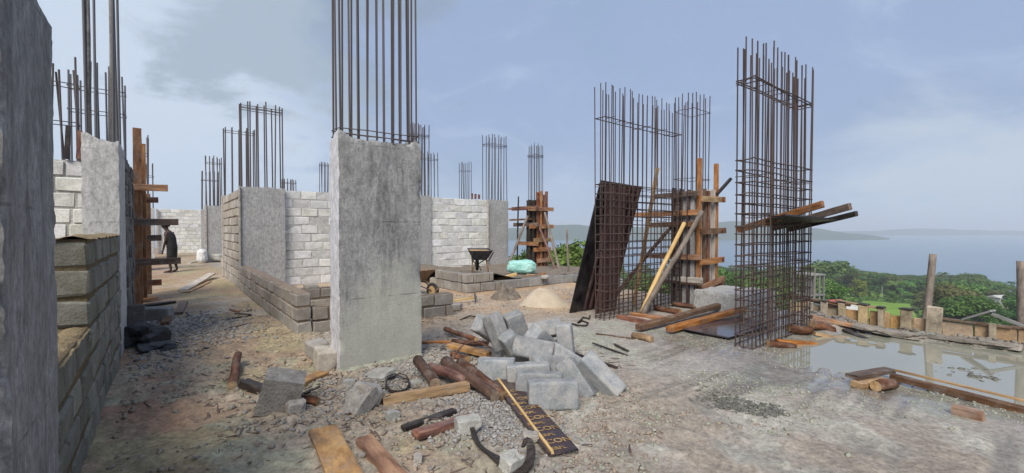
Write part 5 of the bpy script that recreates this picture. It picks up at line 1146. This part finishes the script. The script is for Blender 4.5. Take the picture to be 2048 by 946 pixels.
# ------------------------------------------------------------------ land, lake, hills
LAKE_Z = -60.0
def land_z(x, y):
    d = np.hypot(x, y)
    z = np.interp(d, [0, 12, 20, 40, 75, 150, 205, 250, 400, 560, 640, 800], [-3.5, -3.5, -5, -10, -18, -31, -37.5, -39, -49, -57, -62, -70])
    return z + (fbm(x * .03, y * .03, 3, 5) - .5) * 2.5
def make_land():
    ds = np.concatenate([np.arange(9, 60, 3), np.arange(60, 200, 8), np.arange(200, 800, 20)]); an = np.linspace(-math.pi, math.pi, 181)
    Dg, Ag = np.meshgrid(ds, an, indexing='ij'); X = Dg * np.sin(Ag); Y = Dg * np.cos(Ag); Z = land_z(X, Y)
    n = len(an); V = np.stack([X, Y, Z], -1).reshape(-1, 3); F = [[i * n + j, i * n + j + 1, (i + 1) * n + j + 1, (i + 1) * n + j] for i in range(len(ds) - 1) for j in range(n - 1)]
    kind(obj('hillside', mesh('hillside', V, F, True), 'terrain'), 'structure')
make_land()
def disc(name, r0, r1, z, m, n=128):
    V = [(r * math.sin(2 * math.pi * k / n), r * math.cos(2 * math.pi * k / n), z) for r in (r0, r1) for k in range(n)]
    F = [[k, k + n, (k + 1) % n + n, (k + 1) % n] for k in range(n)]; return kind(obj(name, mesh(name, V, F), m), 'structure')
disc('lake', 500, 14000, LAKE_Z, 'lake_water')
def ridge(name, prof, depth, width, m, seed):
    """rounded ridge: prof = (x pixel, crest pixel) in the view, turned into metres at its distance"""
    V = []; F = []; px = [p[0] for p in prof]; xs = np.linspace(px[0], px[-1], 140); hs = np.interp(xs, px, [p[1] for p in prof]); k = 9
    for x, h in zip(xs, hs):
        c = D(x, h, depth); top = c.z - LAKE_Z + 6 * (fbm(np.array([x * .06]), np.array([seed * 1.0]), 4, seed)[0] - .5) * depth / 2800
        for q in range(k):
            f = q / (k - 1); yy = (f - .35) * width; zz = max(-3, top * math.cos(max(-1, min(1, (f - .42) / .5)) * math.pi / 2) ** 1.1 + 5 * mnoise.noise(Vector((c.x * .01, f * 6, seed))) * min(1, top / 30)) if 0 < q < k - 1 else -3
            V.append(((c.x) * (1 + yy / depth), depth + yy, LAKE_Z + zz))
    for i in range(139):
        for q in range(k - 1): F.append([i * k + q, (i + 1) * k + q, (i + 1) * k + q + 1, i * k + q + 1])
    return kind(obj(name, mesh(name, V, F, True), m), 'structure')
ridge('hills', [(700, 462), (900, 452), (1040, 456), (1100, 450), (1160, 449), (1220, 455), (1330, 452), (1420, 444), (1500, 442), (1570, 452), (1640, 458), (1700, 466), (1760, 473), (1792, 481)], 2700, 700, 'hill', 3)
ridge('far_hills', [(-600, 455), (300, 452), (900, 455), (1500, 458), (1640, 463), (1740, 462), (1800, 458), (1850, 456), (1920, 459), (2000, 461), (2100, 463), (2700, 458)], 4600, 1200, 'hill', 8)

# ------------------------------------------------------------------ trees
def crown_mesh(name, nclump, nleaf, rx, rz, leaf, seed, shape='round'):
    r = np.random.RandomState(seed); Q = []; W_ = []
    for c in range(nclump):
        a = r.rand() * 6.283; e = r.rand() ** .5
        if shape == 'flat': cz = .55 + .45 * r.rand()
        else: cz = r.rand() * 1.0
        rad = e * (1 - .45 * abs(cz - .45) * 1.6); cen = np.array([rad * math.cos(a) * rx * .78, rad * math.sin(a) * rx * .78, (cz - .1) * rz * .88]); cr = rx * (.26 + .2 * r.rand()); sh = r.rand()
        d = r.randn(nleaf, 3); d /= np.linalg.norm(d, axis=1)[:, None]; d[:, 2] = np.where(d[:, 2] < -.35, -d[:, 2], d[:, 2])
        p = cen + d * np.array([cr, cr, cr * .72]) * (.55 + .5 * r.rand(nleaf, 1)); nrm = d + .55 * r.randn(nleaf, 3); nrm /= np.linalg.norm(nrm, axis=1)[:, None]
        t = np.cross(nrm, r.randn(nleaf, 3)); t /= np.linalg.norm(t, axis=1)[:, None] + 1e-6; b = np.cross(nrm, t); s = (leaf * (.6 + .8 * r.rand(nleaf)))[:, None]
        Q.append(np.stack([p - t * s - b * s * .3, p + t * s * .2 - b * s * .7, p + t * s + b * s * .25, p - t * s * .15 + b * s * .75], 1)); W_.append(np.clip(.15 + .55 * sh + .35 * r.rand(nleaf), 0, 1))
    q = np.concatenate(Q); w = np.concatenate(W_); n = len(q); me = bpy.data.meshes.new(name); me.vertices.add(n * 4); me.vertices.foreach_set('co', q.reshape(-1)); me.loops.add(n * 4); me.loops.foreach_set('vertex_index', np.arange(n * 4)); me.polygons.add(n); me.polygons.foreach_set('loop_start', np.arange(0, n * 4, 4)); me.update(calc_edges=True)
    at = me.attributes.new('leaf', 'FLOAT', 'FACE'); at.data.foreach_set('value', w.astype(np.float32)); return me
def trunk_mesh(name, h, r, seed, spread):
    rg = random.Random(seed); V, F = tube([(0, 0, -1), (.1, 0, h * .35), (.05, .1, h * .7)], [r * 1.3, r, r * .7], 7)
    for k in range(5):
        a = k * 1.256 + rg.random(); z = h * rg.uniform(.45, .7); tube([(0.05, .05, z), (math.cos(a) * spread * .4, math.sin(a) * spread * .4, z + h * .15), (math.cos(a) * spread * .75, math.sin(a) * spread * .75, z + h * .28)], [r * .5, r * .35, r * .15], 5, V, F)
    return mesh(name, V, F, True)
# unit trees: total height 1, scaled when placed
CR = {'round': [crown_mesh('crown', 26, 95, .40, .74, .030, 10 + i) for i in range(4)], 'flat': [crown_mesh('crown', 22, 90, .52, .40, .030, 20 + i, 'flat') for i in range(2)]}
TR = [trunk_mesh('trunk', 1.0, .022, i, .35) for i in range(2)]
FINE = crown_mesh('crown', 60, 210, .42, .76, .020, 40)
def palm_crown(seed):
    r = random.Random(seed); V = []; F = []
    for k in range(15):
        a = k * 2.4 + r.random() * .4; el = r.uniform(-.3, .9); n = 7; pr = []
        for i in range(n + 1):
            f = i / n; x = .26 * f * math.cos(el * (1 - .3 * f)); z = .26 * f * math.sin(el) - .16 * f * f; w = .032 * math.sin(math.pi * min(1, f * .9 + .1))
            for s in (-1, 0, 1): V.append((math.cos(a) * x - math.sin(a) * w * s, math.sin(a) * x + math.cos(a) * w * s, z + (.012 if s == 0 else -.01)))
            if i:
                b = len(V) - 6; F += [[b, b + 1, b + 4, b + 3], [b + 1, b + 2, b + 5, b + 4]]
    me = mesh('crown', V, F); at = me.attributes.new('leaf', 'FLOAT', 'FACE'); at.data.foreach_set('value', np.random.RandomState(seed).rand(len(F)).astype(np.float32)); return me
def tree(p, h, shape, m, label, group=None, rg=rng, fine=False, wid=1.0, name='broadleaf_tree'):
    t = thing(name, label, 'tree', p, rg.uniform(0, 6.28), group)
    cm = FINE if fine else rg.choice(CR[shape]); s = h
    obj('trunk', rg.choice(TR), 'trunk', t, (0, 0, 0), None, (s, s, s * .8))
    obj('crown', cm, m, t, (0, 0, h * (.26 if shape == 'round' else .52)), None, (s * wid, s * wid, s))
    return t
def lz(x, y): return float(land_z(np.array([x]), np.array([y]))[0])
def place(px, d, top_py):
    """tree standing on the land at depth d whose top reaches the given sight line"""
    q = D(px, top_py, d); z = lz(q.x, d); return Vector((q.x, d, z)), q.z - z
SIL = ([1000, 1020, 1060, 1100, 1130, 1165, 1200, 1300, 1430, 1470, 1500, 1560, 1620, 1650, 1680, 1700, 1760, 1800, 1850, 1880, 1930, 1980, 2048, 2200], [528, 520, 522, 512, 490, 505, 512, 520, 520, 514, 512, 516, 520, 522, 534, 536, 540, 546, 546, 544, 546, 556, 574, 580])
def sil(px): return float(np.interp(px, *SIL))
tr = random.Random(21); placed = []
# the first ones are those the eye picks out
for px, d, top, shape, m, wid, lb in ((1653, 330, 518, 'flat', 'leaf_dark', 1.3, 'umbrella-shaped dark tree rising above the wood right of the lone cage'),
        (1716, 318, 556, 'round', 'leaf_light', 1.15, 'bright yellow-green tree beside the green field'), (1850, 235, 580, 'round', 'leaf_olive', 1.2, 'olive brown-green tree at the right end of the green field'),
        (1905, 190, 582, 'round', 'leaf_light', 1.2, 'bright green bushy tree right of the leaning pole'), (1950, 180, 590, 'round', 'leaf_mid', 1.2, 'mid green bushy tree left of the white roof'),
        (1785, 282, 580, 'round', 'leaf_mid', 1.0, 'small round tree standing on the green field'), (1460, 150, 560, 'round', 'leaf_light', 1.1, 'yellow-green tree between formwork and lone cage'),
        (1945, 420, 545, 'flat', 'leaf_dark', 1.3, 'flat-topped dark tree on the skyline at the right')):
    p, h = place(px, d, top)
    if h > 3: tree(p, h, shape, m, lb, None, tr, d < 210 and shape == 'round', wid=wid)
for px, d, top, lb in ((1138, 66, 476, 'dense round tree close behind the thin bare pole'), (1172, 72, 492, 'round tree just left of the black panel'), (1104, 75, 494, 'round tree behind the far formwork props'), (1040, 80, 500, 'tree between the right grey column and the far formwork'), (1470, 95, 578, 'near leafy tree showing between the formwork and the lone cage'), (1440, 80, 575, 'near leafy tree close right of the column formwork')):
    p, h = place(px, d, top); tree(p, h, 'round', 'leaf_mid' if px < 1400 else 'leaf_light', lb, None, tr, True, 1.15)
n = 0; tries = 0
while n < 250 and tries < 6000:
    tries += 1; px = tr.uniform(1000, 2150) if tr.random() < .25 else tr.uniform(1400, 2150); d = 100 + 470 * tr.random() ** .8
    x = (px - 1024) / FPX * d; z = lz(x, d); h = tr.uniform(12, 21); wid = tr.uniform(1.0, 1.5)
    lim = sil(px) + (3 if d > 300 else 3 + (300 - d) * .08)
    top = 473 - FPX * 0  # sight line of the tree top
    ty = 458 + (CAM_H - (z + h)) / d * FPX
    if ty < lim: h = (CAM_H - (lim - 458) / FPX * d) - z; ty = lim
    if h < 6: continue
    if 1660 < px < 1880 and d < 300 and ty < 622: continue
    if 1685 < px < 1855 and 175 < d < 316: continue
    if 1585 < px < 1700 and d < 150 and ty < 632: continue
    if 1965 < px < 2030 and d < 250 and ty < 606: continue
    if any((x - a) ** 2 + (d - b) ** 2 < 36 for a, b in placed): continue
    placed.append((x, d)); k = tr.random(); shape = 'flat' if tr.random() < .18 else 'round'
    m, lb, gr = (('leaf_dark', 'dark green tree in the wood between the site and the lake', 'dark trees of the lakeside wood') if k < .5 else ('leaf_mid', 'mid green tree in the wood between the site and the lake', 'mid green trees of the lakeside wood') if k < .87 else ('leaf_olive', 'olive-toned tree in the wood between the site and the lake', 'olive trees of the lakeside wood'))
    zone = next(b for a, b in ((1200, 'seen left of the black panel'), (1400, 'seen through the left cage'), (1490, 'between formwork and lone cage'), (1625, 'seen through the lone cage'), (1712, 'just right of the lone cage'), (1830, 'around the green field'), (1900, 'behind the leaning pole'), (1990, 'between leaning pole and white roof'), (2400, 'at the right edge of the view')) if px < a)
    row = 'near' if d < 200 else 'middle' if d < 340 else 'far' if d < 460 else 'shoreline'
    tone = {'leaf_dark': 'dark green', 'leaf_mid': 'mid green', 'leaf_olive': 'olive'}[m]
    form = 'flat-topped' if shape == 'flat' else 'tall round-crowned' if h > 12.5 else 'low round-crowned'
    tree(Vector((x, d, z)), h, shape, m, f'{form} {tone} tree, {row} row of wood, {zone}', 'trees of the lakeside wood', tr, d < 210 and shape == 'round', wid=wid); n += 1
for px, d, top, lb in ((1886, 330, 541, 'tall palm standing above the wood behind the leaning pole'), (2022, 320, 560, 'palm standing above the wood at the far right'), (1700, 205, 597, 'low spreading palm at the left end of the field')):
    p, h = place(px, d, top); t = thing('palm_tree', lb, 'tree', p)
    obj('trunk', mesh('trunk', *tube([(0, 0, -1), (.3, .1, h * .5), (.2, 0, h * .92)], [.3, .22, .18], 7), True), 'trunk', t); obj('crown', palm_crown(int(px)), 'leaf_dark', t, (.2, 0, h * .90), None, (h * 1.1 if h < 14 else 15,) * 3)
# undergrowth hiding the bare slope between crowns
def undergrowth():
    r = np.random.RandomState(3); n = 26000; a = -.25 + 1.2 * r.rand(n); d = 30 + 560 * r.rand(n) ** .8; x = d * a * 1.0; y = d
    px = 1024 + FPX * x / y; k = ~((px > 1690) & (px < 1845) & (y > 150) & (y < 298)) & ~((px > 1580) & (px < 1710) & (y < 120)); x = x[k]; y = y[k]; n = len(x); z = land_z(x, y) + r.rand(n) * 2.2
    s = (.5 + .9 * r.rand(n)) * np.clip(y / 150, .3, 1.6); d3 = r.randn(n, 3); d3[:, 2] = np.abs(d3[:, 2]) + .5; d3 /= np.linalg.norm(d3, axis=1)[:, None]; t = np.cross(d3, r.randn(n, 3)); t /= np.linalg.norm(t, axis=1)[:, None]; b = np.cross(d3, t); p = np.stack([x, y, z], -1); s = s[:, None]
    q = np.stack([p - t * s, p - b * s * .7, p + t * s, p + b * s * .8], 1); me = bpy.data.meshes.new('undergrowth'); me.vertices.add(n * 4); me.vertices.foreach_set('co', q.reshape(-1)); me.loops.add(n * 4); me.loops.foreach_set('vertex_index', np.arange(n * 4)); me.polygons.add(n); me.polygons.foreach_set('loop_start', np.arange(0, n * 4, 4)); me.update(calc_edges=True)
    at = me.attributes.new('leaf', 'FLOAT', 'FACE'); at.data.foreach_set('value', r.rand(n).astype(np.float32))
    kind(tag(obj('undergrowth', me, 'leaf_mid'), 'green scrub covering the slope below the site', 'scrub'), 'stuff')
undergrowth()
def green_field():
    P = [D(1704, 612, 192), D(1838, 612, 192), D(1818, 592, 292), D(1726, 590, 294)]; V = []; F = []; n = 14
    for i in range(n + 1):
        for j in range(n + 1):
            a = P[0].lerp(P[1], i / n); b_ = P[3].lerp(P[2], i / n); p = a.lerp(b_, j / n); p.z = lz(p.x, p.y) + 1.0; V.append(p)
    for i in range(n):
        for j in range(n): F.append([i * (n + 1) + j, (i + 1) * (n + 1) + j, (i + 1) * (n + 1) + j + 1, i * (n + 1) + j + 1])
    kind(obj('field', mesh('field', V, F, True), 'field'), 'structure')
green_field()
# houses on the slope
def house(label, px, py_roof, d, w, dp, h, roofm, rotz, rh=1.2):
    q = D(px, py_roof, d); t = thing('house', label, 'building', (q.x, d, q.z - h - rh), rotz)
    V, F = cbox(w, dp, h + 3, .03); obj('wall', mesh('wall', V, F), 'plaster', t, (0, 0, h / 2 - 1.5))
    e = .5; V = [(-w / 2 - e, -dp / 2 - e, h), (w / 2 + e, -dp / 2 - e, h), (w / 2 + e, dp / 2 + e, h), (-w / 2 - e, dp / 2 + e, h), (-w / 2 - e, 0, h + rh), (w / 2 + e, 0, h + rh)]
    obj('roof', mesh('roof', V, [[0, 1, 5, 4], [2, 3, 4, 5], [0, 4, 3], [1, 2, 5], [3, 2, 1, 0]]), roofm, t)
    for i in range(3): V, F = cbox(1.0, .08, 1.1, .02); obj('window', mesh('window', V, F), 'void', t, (-w / 3 + i * w / 3, -dp / 2 - .02, h * .55))
    return t
house('low house with a red metal roof beyond the slab edge', 1652, 600, 62, 4.6, 4, 2.2, 'roof_red', .3, .7)
house('small house with a pale roof beyond the edge formwork', 1676, 606, 50, 3.0, 3, 1.8, 'roof_pale', -.2, .5)
house('white-roofed house among the trees at the right', 1996, 590, 235, 7, 6, 3, 'roof_pale', .2, 1.2)
def frame_building():
    q = D(1617, 548, 105); z0 = lz(q.x, 105) - 1; t = thing('unfinished_building', 'unfinished grey concrete frame building beyond the lone cage', 'building', (q.x, 105, z0), .25); H = q.z - z0; nf = 4
    for f in range(nf + 1): V, F = cbox(4.6, 5.0, .35, .03); obj('floor_slab', mesh('floor_slab', V, F), 'mortar_grey', t, (0, 0, H * f / nf))
    for f in range(nf):
        for x in (-2.0, -.7, .7, 2.0):
            for y in (-2.2, 2.2): V, F = cbox(.35, .35, H / nf - .35, .02); obj('pillar', mesh('pillar', V, F), 'mortar_grey', t, (x, y, H * (f + .5) / nf))
        V, F = cbox(2.6, .2, H / nf * .9, .02); obj('wall', mesh('wall', V, F), 'mortar_grey', t, (-.6, -1.2, H * (f + .5) / nf))
frame_building()
log('dead_tree_trunk', D(1628, 560, 98) - Vector((0, 0, 8)), D(1630, 536, 98), .25, .08, 'bark_grey', 'bare dead tree trunk beside the unfinished building', 'tree', lift=False)
p = D(1764, 592, 288); V, F = tube([p - Vector((0, 0, 1)), p + Vector((0, 0, 6))], .12, 6); tag(obj('field_post', mesh('field_post', V, F), 'plaster'), 'thin white post standing at the back of the green field', 'post')

# ------------------------------------------------------------------ humid air over the lake
def haze():
    V, F = cbox(30000, 30000, 190, .5); o = obj('haze', mesh('haze', V, F), None, None, (0, 0, 95 - 76)); kind(o, 'stuff'); o['label'] = 'pale humid haze over the lake and far hills'; o['category'] = 'haze'
    m = bpy.data.materials.new('haze'); m.use_nodes = True; N = m.node_tree.nodes; N.clear(); out = N.new('ShaderNodeOutputMaterial'); pv = N.new('ShaderNodeVolumePrincipled')
    pv.inputs['Density'].default_value = .00029; pv.inputs['Color'].default_value = (.95, .97, 1, 1); pv.inputs['Anisotropy'].default_value = .2; m.node_tree.links.new(pv.outputs[0], out.inputs['Volume']); o.data.materials.append(m)
haze()
